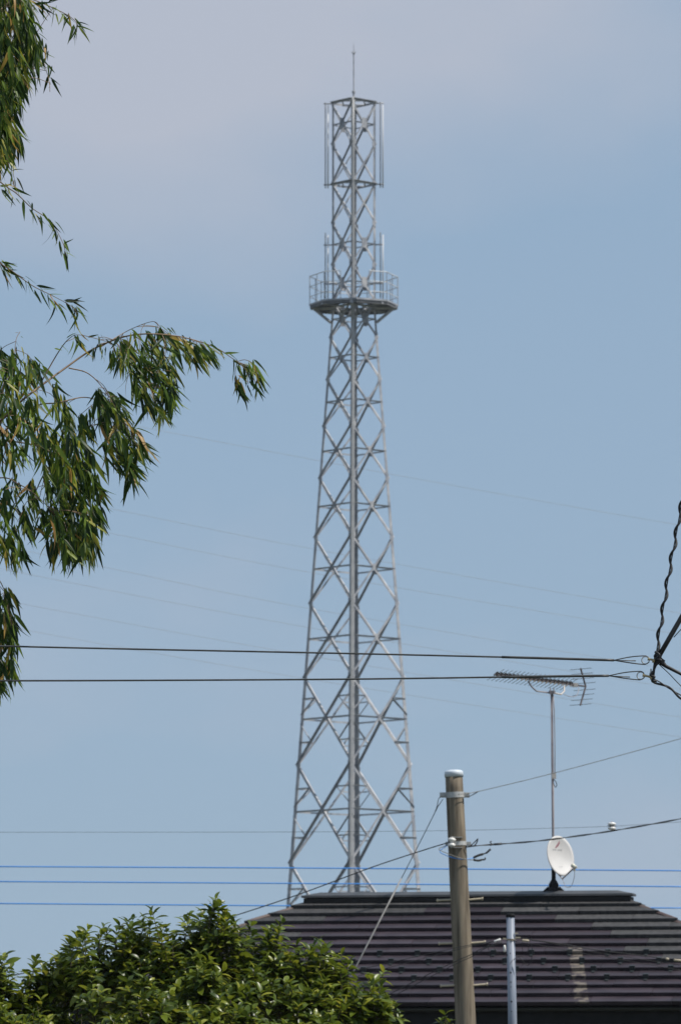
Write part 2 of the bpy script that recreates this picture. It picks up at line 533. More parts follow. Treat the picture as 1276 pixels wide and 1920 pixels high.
# ladder and cable rack up the front leg
m = MB()
rd = Vector((math.cos(R(12)), math.sin(R(12)), 0))
pa, pb_ = [], []
for y in levels:
    c = corner(0, y, 1.0) + Vector((0.05, -0.10, 0))
    hwid = 0.05 if y < 590 else 0.05 + 0.055 * (y - 590) / 1100
    pa.append((c, hwid))
for s_ in (-1, -0.35, 0.35, 1):
    m.tube([c + rd * s_ * h for c, h in pa], 0.026, 6)
m.build('cable_rack', M['rack'], tower, True)
m = MB()
zz = 0.6
zs = [(c.z, c, h) for c, h in pa]
while zz < zs[0][0]:
    for (z1_, c1_, h1_), (z0_, c0_, h0_) in zip(zs[:-1], zs[1:]):
        if z0_ <= zz <= z1_:
            t = (zz - z0_) / max(1e-6, z1_ - z0_)
            c = c0_.lerp(c1_, t)
            m.tube([c - rd * 0.16, c + rd * 0.16], 0.014, 4)
            break
    zz += 0.4
lr = m.build('ladder_rungs', M['steel'], tower)
lr['kind'] = 'stuff'
m = MB()
zz = 0.8
while zz < tz(600):
    for i in range(len(levels) - 1):
        za, zb = tz(levels[i]), tz(levels[i + 1])
        if zb <= zz <= za:
            t = (zz - zb) / (za - zb)
            c = corner(2, levels[i + 1]).lerp(corner(2, levels[i]), t)
            m.tube([c + Vector((0.0, -0.05, 0)), c + Vector((0.22, -0.22, 0))], 0.02, 4)
            break
    zz += 0.42
lr = m.build('climbing_steps', M['steel'], tower)
lr['kind'] = 'stuff'

# service platform
RP = 83.5 * S(TY)
ZP = tz(572)
platform = link('platform', None, tower)
platform.empty_display_size = 0.3
def oct_pt(a, r, z): return Vector((TX + r * math.cos(a), TY + r * math.sin(a), z))
ANG = [R(-90 + 3 + 45 * i) for i in range(8)]
inner = 1.25
m = MB()
vs_ = []
for (r, z) in ((RP, ZP), (RP * 0.42, ZP), (RP, ZP - 0.06), (RP * 0.42, ZP - 0.06)):
    for a in ANG:
        vs_.append(oct_pt(a, r, z))
fs_ = []
for i in range(8):
    j = (i + 1) % 8
    fs_ += [(i, j, 8 + j, 8 + i), (16 + j, 16 + i, 24 + i, 24 + j), (j, i, 16 + i, 16 + j), (8 + i, 8 + j, 24 + j, 24 + i)]
m.add(vs_, fs_)
m.build('deck', M['grating'], platform)
for i in range(8):
    p0, p1 = oct_pt(ANG[i], RP + 0.02, ZP), oct_pt(ANG[(i + 1) % 8], RP + 0.02, ZP)
    d = (p1 - p0).normalized(); n_ = Vector((d.y, -d.x, 0))
    m = MB()
    m.hexa([p0 + Vector((0, 0, -0.07)), p1 + Vector((0, 0, -0.07)), p1 + n_ * 0.03 + Vector((0, 0, -0.07)), p0 + n_ * 0.03 + Vector((0, 0, -0.07)),
            p0 + Vector((0, 0, 0.05)), p1 + Vector((0, 0, 0.05)), p1 + n_ * 0.03 + Vector((0, 0, 0.05)), p0 + n_ * 0.03 + Vector((0, 0, 0.05))])
    m.build('toe_board', M['steel'], platform)
    p0, p1 = oct_pt(ANG[i], RP - 0.05, ZP), oct_pt(ANG[(i + 1) % 8], RP - 0.05, ZP)
    m = MB()
    zt, zl = Vector((0, 0, -0.075)), Vector((0, 0, -0.27))
    m.hexa([p0 + zl, p1 + zl, p1 + n_ * 0.04 + zl, p0 + n_ * 0.04 + zl, p0 + zt, p1 + zt, p1 + n_ * 0.04 + zt, p0 + n_ * 0.04 + zt])
    m.build('edge_beam', M['grating'], platform)
# joists under the deck and brackets down to the legs
for k in range(4):
    a = CORN[k]
    p = Vector((TX, TY, ZP - 0.2))
    m = MB(); m.tube([p + a * tr(572) * 0.6, p + a * RP * 0.98], 0.13, 6); m.build('joist', M['steel'], platform)
    m = MB(); m.tube([corner(k, 605), p + a * RP * 0.90 + Vector((0, 0, -0.05))], 0.11, 6); m.build('bracket_strut', M['steel'], platform)
    b = (CORN[k] + CORN[(k + 1) % 4]).normalized()
    m = MB(); m.tube([p + b * tr(572) * 0.6, p + b * RP * 0.97], 0.08, 6); m.build('joist', M['steel'], platform)
    m = MB(); m.tube([p + a * RP * 0.62, p + CORN[(k + 1) % 4] * RP * 0.62], 0.08, 6); m.build('joist', M['steel'], platform)
railing = []
posts = [ANG[i] for i in range(1, 8)] + [(ANG[i] + ANG[(i + 1) % 8]) / 2 for i in range(1, 7)]
posts += [ANG[0] - R(22), ANG[0] + R(19)]
RH = tz(519) - ZP
def rail_pt(a, z):
    a0 = (a - ANG[0]) % (2 * math.pi)
    i = int(a0 // R(45)); f = (a0 - i * R(45)) / R(45)
    p0, p1 = oct_pt(ANG[0] + i * R(45), RP, z), oct_pt(ANG[0] + (i + 1) * R(45), RP, z)
    # position along the straight side
    t = 0.5 + math.tan((f - 0.5) * R(45)) / (2 * math.tan(R(22.5)))
    return p0.lerp(p1, t)
for a in posts:
    p = rail_pt(a, ZP)
    m = MB(); m.tube([p, p + Vector((0, 0, RH))], 0.032, 6)
    m.build('railing_post', M['steel'], platform)
seq = [ANG[0] + R(19)] + [ANG[0] + R(45 * i) for i in range(1, 8)] + [ANG[0] + R(360 - 22)]
for h in (RH, RH * 0.64, RH * 0.28):
    m = MB()
    for a, b in zip(seq[:-1], seq[1:]):
        m.tube([rail_pt(a, ZP + h), rail_pt(b, ZP + h)], 0.028 if h < RH else 0.034, 6)
    m.build('rail', M['antenna'], platform)

# ------------------------------------------------------------------ wires
def wire(name, pts, r, mt, label, cat, group=None, n=6, sub=0, parent=None):
    pts = [Vector(p) for p in pts]
    if sub:                                   # smooth through the points (Catmull-Rom)
        q = []
        ext = [pts[0] * 2 - pts[1]] + pts + [pts[-1] * 2 - pts[-2]]
        for i in range(1, len(ext) - 2):
            a, b, c, d = ext[i - 1:i + 3]
            for s_ in range(sub):
                t = s_ / sub
                q.append(0.5 * ((2 * b) + (c - a) * t + (2 * a - 5 * b + 4 * c - d) * t * t + (3 * b - a - 3 * c + d) * t ** 3))
        q.append(pts[-1])
        pts = q
    m = MB()
    m.tube(pts, r, n)
    o = m.build(name, M[mt] if isinstance(mt, str) else mt, parent, True)
    if label:
        tag(o, label, cat, group)
    return o
# far transmission lines crossing behind the tower
far = [
    ([(-260, 700), (340, 815), (820, 905), (1276, 985), (1600, 1035)], 'topmost faint power line, crossing the tower just below its upper third'),
    ([(-300, 850), (200, 952), (590, 1030), (1276, 1150), (1600, 1200)], 'second faint far power line from the top, behind the lattice tower'),
    ([(-300, 895), (200, 998), (585, 1074), (1276, 1190), (1600, 1240)], 'third faint far power line from the top, behind the lattice tower'),
    ([(-300, 960), (190, 1062), (575, 1140), (1276, 1258), (1600, 1308)], 'fourth faint far power line from the top, behind the lattice tower'),
    ([(-300, 1002), (60, 1078), (575, 1176), (1276, 1292), (1600, 1340)], 'fifth faint far power line from the top, behind the lattice tower'),
    ([(-300, 1064), (30, 1130), (570, 1228), (1276, 1345), (1600, 1392)], 'sixth faint far power line from the top, behind the lattice tower'),
    ([(-300, 1112), (30, 1178), (570, 1272), (1276, 1382), (1600, 1428)], 'lowest faint far power line, passing behind the rooftop antenna mast'),
]
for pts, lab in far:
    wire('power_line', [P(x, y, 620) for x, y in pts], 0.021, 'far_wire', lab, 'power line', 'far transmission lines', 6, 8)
# blue cables behind the house
for (pl, lab) in (([(-60, 1624.5), (638, 1628), (1340, 1633)], 'topmost of the three blue cables above the roof ridge'),
                  ([(-60, 1652.5), (638, 1657), (1340, 1663)], 'middle one of the three blue cables, just above the roof ridge'),
                  ([(-60, 1693.5), (638, 1699), (1340, 1703)], 'lowest blue cable, running behind the top of the roof')):
    wire('blue_cable', [P(x, y, 76) for x, y in pl], 0.0105, 'blue', lab, 'cable', 'blue cables behind the house', 6, 8)
wire('thin_wire', [P(x, y, 57) for x, y in ((-60, 1560.5), (500, 1560), (830, 1557.5), (1060, 1552), (1139, 1549.5))], 0.0022, 'strand', 'thin grey wire running left from the small white insulator', 'wire', None, 6, 6)
wire('thin_wire', [P(x, y, 57) for x, y in ((1153, 1549), (1276, 1541), (1340, 1536))], 0.0022, 'strand', 'thin grey wire running right from the small white insulator', 'wire', None, 6, 6)
def insulator(c, axis, rr, ln, label):
    t = thing('spool_insulator', c, label, 'insulator')
    m = MB()
    prof = [(0.3, -.5), (0.55, -.48), (0.95, -.40), (1.0, -.26), (0.9, -.16), (0.55, -.08), (0.55, .08), (0.9, .16), (1.0, .26), (0.95, .40), (0.55, .48), (0.3, .5)]
    m.lathe(c, [(a * rr, b * ln) for a, b in prof], 20, axis)
    m.build('spool', M['porcelain'], t, True)
    m = MB(); m.tube([Vector(c) - Vector(axis) * ln * 0.62, Vector(c) + Vector(axis) * ln * 0.62], rr * 0.18, 8)
    m.build('bolt', M['galv'], t)
    return t
ci = P(1146, 1549, 57)
it = insulator(ci, (0, 0, 1), 0.046, 0.085, 'small white porcelain insulator hanging in the thin wire above the dish')
m = MB(); m.tube([ci + Vector((-0.05, -0.02, 0)), ci + Vector((0, -0.03, 0)), ci + Vector((0.05, -0.02, 0))], 0.006, 6)
m.build('wire_tie', M['strand'], it)

# ------------------------------------------------------------------ house
HYAW = R(-10)
HC = P(877, 1688, 60.0)
ZR = HC.z
house = thing('house', (HC.x, HC.y, 0), 'low house with dark purple hipped slate roof beneath the tower', 'house')
ux, uy = Vector((math.cos(HYAW), math.sin(HYAW), 0)), Vector((-math.sin(HYAW), math.cos(HYAW), 0))
def HL(x, y, z): return Vector((HC.x, HC.y, 0)) + ux * x + uy * y + Vector((0, 0, z))
LR = 575 * S(60) / 2 / math.cos(HYAW)       # half length of the ridge
RUN, RISE = 3.0, 1.305
SL = math.hypot(RUN, RISE)
sn, cs = RISE / SL, RUN / SL
roof = link('roof', None, house)
roof['label'] = 'dark purple stepped slate roof with grey weathered ends'
NCO = 13
EXP = SL / NCO
def RP3(x, s_, h):        # front slope: x along the ridge, s down the slope, h above the slope plane
    return HL(x, -s_ * cs - h * sn * 1.0, ZR - s_ * sn + h * cs)
TH = 0.050
def tile_mesh(x0h, x0b, x1h, x1b, s0, s1, fn):
    # wedge: thin at the hidden head, thick at the butt
    m = MB()
    hb0, hb1 = 0.004, TH
    p = [fn(x0b, s1, 0.003), fn(x1b, s1, 0.003), fn(x1h, s0 - 0.04, -0.01), fn(x0h, s0 - 0.04, -0.01),
         fn(x0b, s1, hb1), fn(x1b, s1, hb1), fn(x1h, s0 - 0.04, hb0 - 0.004), fn(x0h, s0 - 0.04, hb0 - 0.004)]
    # eased lower arris
    pm = [fn(x0b, s1 + 0.002, hb1 * 0.8), fn(x1b, s1 + 0.002, hb1 * 0.8)]
    m.add(p + pm, [(3, 2, 1, 0), (4, 5, 6, 7), (0, 1, 9, 8), (8, 9, 5, 4), (1, 2, 6, 5, 9), (3, 0, 8, 4, 7)])
    return m
rt = random.Random(3)
for i in range(NCO):
    s0, s1 = i * EXP, (i + 1) * EXP
    xe0, xe1 = LR + s0 * cs, LR + s1 * cs
    xs = []
    x = -xe1 - 0.9 * rt.random() + (0.45 if i % 2 else 0)
    TWID = 0.91
    off = (0.455 * (i % 2) + 0.21 * ((i // 2) % 2))
    k = math.ceil((-xe1 - off + 0.12) / TWID)
    joints = []
    while off + k * TWID < xe1 - 0.12:
        joints.append(off + k * TWID); k += 1
    edges = [None] + joints + [None]
    for j in range(len(edges) - 1):
        a, b = edges[j], edges[j + 1]
        gap = 0.0025
        x0h = x0b = (a + gap) if a is not None else None
        x1h = x1b = (b - gap) if b is not None else None
        if a is None: x0h, x0b = -xe0 - 0.01, -xe1 - 0.01
        if b is None: x1h, x1b = xe0 + 0.01, xe1 + 0.01
        x0h = min(max(x0h, -xe0 - 0.01), xe0); x1h = max(min(x1h, xe0 + 0.01), -xe0)
        mid = ((x0b if a is not None else x0h) + (x1b if b is not None else x1h)) / 2
        toright = xe0 - mid
        toleft = mid + xe0
        old = i == 0 or (i == 1 and abs(mid) > 0.3) or (toright < 1.0 - 0.03 * i) or (toleft < 0.9 - 0.03 * i) or (i < 4 and toright < 1.9 - 0.3 * i)
        lift = rt.uniform(-0.002, 0.003)
        fn = lambda x_, s__, h_, L=lift: RP3(x_, s__, h_ + L)
        tm = tile_mesh(x0h, x0b, x1h, x1b, s0, s1, fn)
        tm.build('roof_tile', M['tile_old'] if old else M['tile'], roof)
st = RP3(1.05, 2.0, 0)
xa, xb = P(1064, 1800, 58.3).x, P(1091, 1800, 58.3).x
add_stain(M['tile'], xa, xb, RP3(0, SL * 0.985, 0).z, RP3(0, SL * 0.46, 0).z, (0.20, 0.17, 0.135))
# backing boards of the roof and its other slopes in stepped courses
def slope_pts(sg):       # corner helpers: sg 'back','left','right'
    e = LR + RUN
    if sg == 'back': return (-LR, 0), (LR, 0), (e, RUN), (-e, RUN)
    if sg == 'right': return (LR, 0), (LR, 0), (e, -RUN), (e, RUN)
    return (-LR, 0), (-LR, 0), (-e, RUN), (-e, -RUN)
for sg in ('back', 'left', 'right'):
    a, b, c, d = slope_pts(sg)
    for i in range(NCO):
        t0, t1 = i / NCO, (i + 1) / NCO
        L_ = lambda p, q, t: (p[0] + (q[0] - p[0]) * t, p[1] + (q[1] - p[1]) * t)
        q0, q1 = L_(a, d, t0), L_(b, c, t0)
        q2, q3 = L_(b, c, t1), L_(a, d, t1)
        z0, z1 = ZR - RISE * t0 - 0.006, ZR - RISE * t1 + TH * 0.8
        m = MB()
        m.hexa([HL(*q0, z0 - 0.03), HL(*q1, z0 - 0.03), HL(*q2, z1 - TH), HL(*q3, z1 - TH), HL(*q0, z0), HL(*q1, z0), HL(*q2, z1), HL(*q3, z1)])
        m.build('tile_course', M['tile_old'], roof)
m = MB()
e = LR + RUN - 0.03
m.add([HL(-LR, 0, ZR - 0.02), HL(LR, 0, ZR - 0.02), HL(-e, -RUN + .03, ZR - RISE - 0.015), HL(e, -RUN + .03, ZR - RISE - 0.015)], [(0, 2, 3, 1)])
m.build('roof_board', M['black'], roof)
# ridge: lower vent strip, then the cap
m = MB()
for (xx0, xx1, hy, z0, z1) in ((-LR - 0.10, LR + 0.10, 0.17, -0.05, 0.026), (-LR - 0.07, LR + 0.07, 0.11, 0.026, 0.05)):
    m.hexa([HL(xx0, -hy, ZR + z0), HL(xx1, -hy, ZR + z0), HL(xx1, hy, ZR + z0), HL(xx0, hy, ZR + z0),
            HL(xx0, -hy, ZR + z1), HL(xx1, -hy, ZR + z1), HL(xx1, hy, ZR + z1), HL(xx0, hy, ZR + z1)])
m.build('ridge_vent', M['black'], roof)
m = MB()
prof = [(-0.17, 0.038), (-0.165, 0.062), (0.0, 0.105), (0.165, 0.062), (0.17, 0.038)]
stations = [(-LR - 0.13, -0.03, 1.0), (-LR + 0.07, 0.0, 1.0), (LR - 0.07, 0.0, 1.0), (LR + 0.13, -0.05, 1.0)]
rings = []
for (x, dz, k_) in stations:
    end = dz < 0
    rings.append([HL(x, a * k_, ZR + (min(b, 0.065) if end else b)) for a, b in prof])
vs_ = [q for r_ in rings for q in r_]
fs_ = [(i * 5 + j, i * 5 + (j + 1) % 5, (i + 1) * 5 + (j + 1) % 5, (i + 1) * 5 + j) for i in range(3) for j in range(5)]
fs_ += [(4, 3, 2, 1, 0), (15, 16, 17, 18, 19)]
m.add(vs_, fs_)
m.build('ridge_cap', M['ridge'], roof)
# hip flashings, one strip for two courses
for sg in (-1, 1):
    for i in range(1, NCO, 2):
        t0, t1 = (i + 0.05) * EXP, min((i + 2.0) * EXP, SL)
        m = MB()
        pts = []
        for s_, h in ((t0, 0.03), (t1, 0.055)):
            c = HL(sg * (LR + s_ * cs), -s_ * cs, ZR - s_ * sn)
            for (dx, dz) in ((-0.035, -0.02), (0.02, -0.02), (0.02, h - 0.005), (-0.01, h), (-0.04, h - 0.012)):
                pts.append(c + ux * sg * dx + Vector((0, 0, dz)))
        m.add(pts, [(j, (j + 1) % 5, 5 + (j + 1) % 5, 5 + j) for j in range(5)] + [(4, 3, 2, 1, 0), (5, 6, 7, 8, 9)])
        m.build('hip_flashing', M['hip'], roof)
# snow guards in four staggered rows
gm = MB()
for j, (row, shift) in enumerate(((6, 0.0), (7, 0.17), (8, 0.33), (9, 0.07))):
    s_ = (row + 1) * EXP
    x = -LR - 2.0 + shift - 0.02
    while x < LR + 2.0:
        if abs(x) < LR + s_ * cs - 0.15:
            m = MB()
            m.hexa([RP3(x - .034, s_ + .015, .005), RP3(x + .034, s_ + .015, .005), RP3(x + .034, s_ - .03, .045), RP3(x - .034, s_ - .03, .045),
                    RP3(x - .03, s_ + .012, .074), RP3(x + .03, s_ + .012, .074), RP3(x + .03, s_ - .03, .066), RP3(x - .03, s_ - .03, .066)])
            m.hexa([RP3(x - .018, s_ + .09, .004), RP3(x + .018, s_ + .09, .004), RP3(x + .018, s_ - .0, .004), RP3(x - .018, s_ - .0, .004),
                    RP3(x - .018, s_ + .09, .034), RP3(x + .018, s_ + .09, .034), RP3(x + .018, s_ - .0, .016), RP3(x - .018, s_ - .0, .016)])
            m.build('snow_guard', M['guard'], roof)
        x += 0.44
# fascia, gutter, soffit, walls
ze = ZR - RISE
e = LR + RUN
def hbox(name, x0, x1, y0, y1, z0, z1, mt, par=house):
    m = MB()
    m.hexa([HL(x0, y0, z0), HL(x1, y0, z0), HL(x1, y1, z0), HL(x0, y1, z0), HL(x0, y0, z1), HL(x1, y0, z1), HL(x1, y1, z1), HL(x0, y1, z1)])
    return m.build(name, M[mt], par)
hbox('fascia', -e + .05, e - .05, -RUN + .06, -RUN + .085, ze - .20, ze - .016, 'black')
hbox('fascia', -e + .05, e - .05, RUN - .085, RUN - .06, ze - .20, ze - .016, 'black')
hbox('fascia', -e + .05, -e + .075, -RUN + .09, RUN - .09, ze - .20, ze - .016, 'black')
hbox('fascia', e - .075, e - .05, -RUN + .09, RUN - .09, ze - .20, ze - .016, 'black')
hbox('soffit', -e + .09, e - .09, -RUN + .10, RUN - .10, ze - .19, ze - .17, 'black')
m = MB()
gp_ = []
for k in range(9):
    a = math.pi + math.pi * k / 8
    gp_.append((0.036 * math.cos(a), 0.036 * math.sin(a)))
gp2 = gp_ + [(a * 0.88, b * 0.88) for a, b in reversed(gp_)]
rings = [[HL(x, -RUN + 0.0 + a, ze - 0.028 + b) for a, b in gp2] for x in (-e, e)]
nn = len(gp2)
m.add(rings[0] + rings[1], [(j, (j + 1) % nn, nn + (j + 1) % nn, nn + j) for j in range(nn)] + [tuple(range(nn))[::-1], tuple(range(nn, 2 * nn))])
m.build('gutter', M['gutter'], house)
wl = hbox('wall', -e + .65, e - .65, -RUN + .65, RUN - .65, 0.25, ze - .195, 'wall')
hbox('foundation', -e + .62, e - .62, -RUN + .62, RUN - .62, 0.0, 0.245, 'galv')
for xw in (-2.3, 0.3, 2.6):
    wf = hbox('window', xw - .8, xw + .8, -RUN + .60, -RUN + .645, 0.9, 2.05, 'black')
    hbox('pane', xw - .74, xw - .02, -RUN + .585, -RUN + .598, 0.97, 1.98, 'pane', wf)
    hbox('pane', xw + .02, xw + .74, -RUN + .590, -RUN + .5985, 0.97, 1.98, 'pane', wf)

# ------------------------------------------------------------------ tv antenna on its mast
AY = HC.y
def A(px, py, dy=0.0): return P(px, py, AY - 0.10 + dy)
mb0 = A(1037, 1676)
tv = thing('tv_antenna', mb0, 'comb-like television antenna on a tall thin mast above the ridge', 'antenna')
m = MB(); m.tube([A(1037, 1672), A(1036, 1560), A(1033.5, 1296)], [0.017, 0.016, 0.0155], 10); m.build('mast', M['mast'], tv, True)
m = MB(); m.tube([A(1039.2, 1452, -.02), A(1039.5, 1400, -.02), A(1038.2, 1330, -.02), A(1036.2, 1303, -.02)], 0.0055, 6); m.build('feed_cable', M['mast'], tv, True)
m = MB()
bc = A(1037, 1674)
s1 = S(60)
m.lathe((bc.x, bc.y - .02, bc.z), [(0.10, -0.02), (0.085, 0.03), (0.055, 0.06), (0.06, 0.075), (0.058, 0.10), (0.04, 0.135), (0.026, 0.155), (0.024, 0.26)], 16)
for dx in (-0.16, 0.16):
    m.tube([(bc.x + dx * .4, bc.y - .05, bc.z + 0.06), (bc.x + dx, bc.y - 0.12, bc.z - 0.03)], 0.014, 6)
m.build('mast_base', M['black'], tv)
b0, b1 = P(926, 1265, AY - 0.95), P(1097, 1287, AY + 0.55)
# keep the boom passing by the mast
m = MB(); m.tube([b0, b1], 0.011, 8); m.build('boom', M['alu'], tv)
bd = (b1 - b0).normalized()
pd = Vector((bd.y, -bd.x, 0)).normalized()
el_dir = (pd * 0.90 + Vector((0, 0, 0.42))).normalized()
ND = 19
for i in range(ND):
    c = b0.lerp(b1, 0.015 + 0.80 * i / (ND - 1))
    m = MB()
    ln = 0.135 + 0.012 * i / ND
    m.tube([c - el_dir * ln, c + el_dir * ln], 0.0030, 6)
    m.build('director', M['alu'], tv)
    m = MB()
    m.tube([c + Vector((0, 0, 0.004)), c + bd * 0.035 + Vector((0, 0, 0.026)) , c + bd * 0.085 + Vector((0, 0, 0.014))], [0.018, 0.017, 0.006], 6)
    m.build('element_clip', M['black'], tv)
    m = MB(); m.box(c + bd * .03 + Vector((0, 0, -0.016)), (0.024, 0.035, 0.016)); m.build('element_saddle', M['alu_pale'] if i > 4 else M['alu'], tv)
dc = b0.lerp(b1, 0.88)
m = MB(); m.box(dc, (0.07, 0.06, 0.045)); m.build('feed_box', M['alu_pale'], tv)
for (px, py) in ((1087.5, 1253), (1087, 1322.5)):
    tip = P(px, py, AY + 0.45)
    arm = MB(); arm.tube([b1, tip], 0.011, 8)
    ra_ = arm.build('reflector_arm', M['alu'], tv)
    for t in (0.18, 0.44, 0.70, 0.96):
        c = b1.lerp(tip, t)
        h = pd + Vector((0, 0, 0.02))
        m = MB(); m.tube([c - h * 0.155, c + h * 0.155], 0.0034, 6); m.build('reflector_rod', M['alu'], ra_)
m = MB(); m.tube([P(989, 1277, AY - .35), P(996, 1288, AY - .3), P(1005, 1296, AY - .22), P(1030, 1299, AY - .12)], 0.009, 8); m.build('boom_bracket', M['mast'], tv, True)
m = MB(); m.tube([P(1057, 1286, AY + .2), P(1057, 1296, AY + .15), P(1051, 1302, AY + .05), P(1038, 1299.5, AY - .1)], 0.009, 8); m.build('boom_bracket', M['alu_pale'], tv, True)
m = MB(); c = A(1034, 1298, -.02); m.box(c, (0.075, 0.06, 0.035)); m.tube([c + Vector((-.02, -.035, -.03)), c + Vector((-.02, -.035, .05))], .006, 6); m.tube([c + Vector((.02, -.035, -.03)), c + Vector((.02, -.035, .05))], .006, 6)
m.build('mast_clamp', M['mast'], tv)
wire('feed_loop', [P(1056, 1302, AY - .05), P(1068, 1306, AY), P(1078, 1305.5, AY + .1), P(1083, 1298, AY + .25), P(1084, 1288, AY + .35)], 0.004, 'mast', None, None, None, 6, 5, tv)
m = MB(); c = A(1037.5, 1455, -.03); m.box(c, (0.05, 0.045, 0.065)); m.build('junction_box', M['alu_pale'], tv)
wire('cable_loop', [A(1036, 1461, -.05), A(1040, 1464, -.05), A(1043, 1472, -.05), A(1040, 1476, -.05), A(1036.5, 1468, -.05)], 0.005, 'rubber', None, None, None, 6, 5, tv)

# ------------------------------------------------------------------ satellite dish
DC = P(1050.5, 1604.5, AY - 0.28)
dn = Vector((0.69, -0.70, 0.17)).normalized()
dish = thing('satellite_dish', A(1037, 1640), 'white satellite dish with small red mark clamped to the antenna mast', 'satellite dish')
dq = dn.to_track_quat('Z', 'Y').to_matrix()
# up axis inside the dish plane
dup_ = (Vector((0, 0, 1)) - dn * dn.z).normalized()
dri = dup_.cross(dn).normalized()
DR = 0.231
def dpt(a, b, h=0.0):          # dish plane: a right, b up (in units of the radius), on the concave face
    rr = a * a + b * b
    return DC + dri * a * DR * 0.97 + dup_ * b * DR * 1.03 + dn * (0.045 * (rr - 1.0) + h)
m = MB()
NR, NS = 8, 48
vs_ = [dpt(0, 0)]
for i in range(1, NR + 1):
    for k in range(NS):
        a = 2 * math.pi * k / NS
        vs_.append(dpt(i / NR * math.cos(a), i / NR * math.sin(a)))
base_n = len(vs_)
vs_.append(dpt(0, 0, -0.007))
for i in range(1, NR + 1):
    for k in range(NS):
        a = 2 * math.pi * k / NS
        sc = 1.0 if i < NR else 1.018
        vs_.append(dpt(i / NR * math.cos(a) * sc, i / NR * math.sin(a) * sc, -0.007 if i < NR else -0.010))
fs_ = []
for o_, fl in ((0, False), (base_n, True)):
    for k in range(NS):
        f = (o_, o_ + 1 + k, o_ + 1 + (k + 1) % NS)
        fs_.append(f[::-1] if fl else f)
    for i in range(NR - 1):
        for k in range(NS):
            a, b = o_ + 1 + i * NS + k, o_ + 1 + i * NS + (k + 1) % NS
            f = (a, a + NS, b + NS, b)
            fs_.append(f[::-1] if fl else f)
for k in range(NS):
    a, b = 1 + (NR - 1) * NS + k, 1 + (NR - 1) * NS + (k + 1) % NS
    fs_.append((a, base_n + a, base_n + b, b))
m.add(vs_, fs_)
refl = m.build('reflector', M['dish'], dish, True)
def print_quad(name, pts, mt):
    m = MB()
    q = [dpt(a, b, 0.0018) for a, b in pts]
    m.add(q, [tuple(range(len(q)))])
    return m.build(name, M[mt], refl)
print_quad('red_mark', [(-0.20, 0.42), (-0.11, 0.42), (0.17, 0.78), (0.10, 0.74)], 'red')
print_quad('red_mark', [(-0.08, 0.42), (-0.02, 0.44), (0.16, 0.66), (0.16, 0.72)], 'red')
x = -0.42
for i, (wd, hh) in enumerate(((.07, .06), (.06, .05), (.07, .06), (.06, .05), (0, 0), (.06, .05), (.07, .06), (.06, .05), (.07, .06))):
    if wd:
        print_quad('lettering', [(x, .30), (x + wd * .8, .30), (x + wd, .30 + hh), (x + wd * .2, .30 + hh)], 'grey_print')
    x += (wd or 0.07) + 0.018
for x in (-0.10, -0.05, 0.05, 0.10):
    print_quad('lettering', [(x, -.55), (x + .035, -.55), (x + .035, -.52), (x, -.52)], 'grey_print')
# feed arm, horn, mount, cable
lnb = P(1075, 1624, AY - 0.62)
low = dpt(0.10, -1.02, -0.03)
elbow = P(1053.5, 1648, AY - 0.34)
m = MB(); m.tube([dpt(-.15, -.78, -0.05), elbow, P(1073, 1629, AY - .58)], 0.0085, 8); m.build('feed_arm', M['mast'], dish)
m = MB()
axis = (dpt(0, 0) - lnb).normalized()
m.lathe(lnb, [(0.014, -0.055), (0.019, -0.05), (0.019, -0.01), (0.016, 0.0), (0.027, 0.018), (0.027, 0.03), (0.001, 0.034)], 14, axis)
m.box(lnb + Vector((0.005, 0, -0.035)), (0.026, 0.03, 0.045))
m.build('feed_horn', M['cream'], dish, False)
wire('feed_cable', [P(1076, 1632, AY - .62), P(1075.5, 1645, AY - .6), P(1071, 1660, AY - .55), P(1064, 1664, AY - .45), P(1058, 1660, AY - .38), P(1054, 1648, AY - .34)], 0.0035, 'mast', None, None, None, 6, 5, dish)
m = MB()
mc = A(1036.2, 1610)
m.tube([mc + Vector((0, 0, -0.06)), mc + Vector((0, 0, 0.06))], 0.027, 10)
m.tube([mc, dpt(0, 0, -0.03)], 0.03, 8)
m.build('mount', M['black'], dish)
m = MB(); m.tube([A(1036.8, 1665, -.004), A(1036.2, 1605, -.004)], 0.0235, 10); m.build('mount_sleeve', M['black'], dish)

# ------------------------------------------------------------------ concrete utility pole with fittings
PY = 54.5
pole_top = P(850, 1449, PY)
pole_b = P(872.5, 1920, PY)
pdir = (pole_top - pole_b).normalized()
pbase = pole_b - pdir * (pole_b.z / pdir.z)
pole = thing('utility_pole', pbase, 'stained brown concrete pole with pale cap in front of the roof', 'pole')
ps = S(PY)
def pole_at(py):            # axis point at photo row
    t = (py - 1449) / (1920 - 1449)
    return pole_top.lerp(pole_b, t)
def pole_r(py): return (16.3 + 2.9 * (py - 1449) / 471) * ps
m = MB()
total = (pole_top - pbase).length
rows = [pole_top - pdir * total * i / 30 for i in range(31)]
m.tube(rows[::-1], [(16.3 + 2.9 * (i / 30 * total / ((pole_top - pole_b).length))) * ps for i in range(31)][::-1], 40)
m.build('shaft', M['concrete'], pole, True)
m = MB()
r0 = 17.6 * ps
m.lathe(pole_top - pdir * 6 * ps, [(r0, -2 * ps), (r0, 6 * ps), (r0 * .97, 8.2 * ps), (r0 * .8, 10.3 * ps), (r0 * .45, 11.6 * ps), (0.003, 12 * ps)], 36, pdir)
m.build('cap', M['cap'], pole, True)
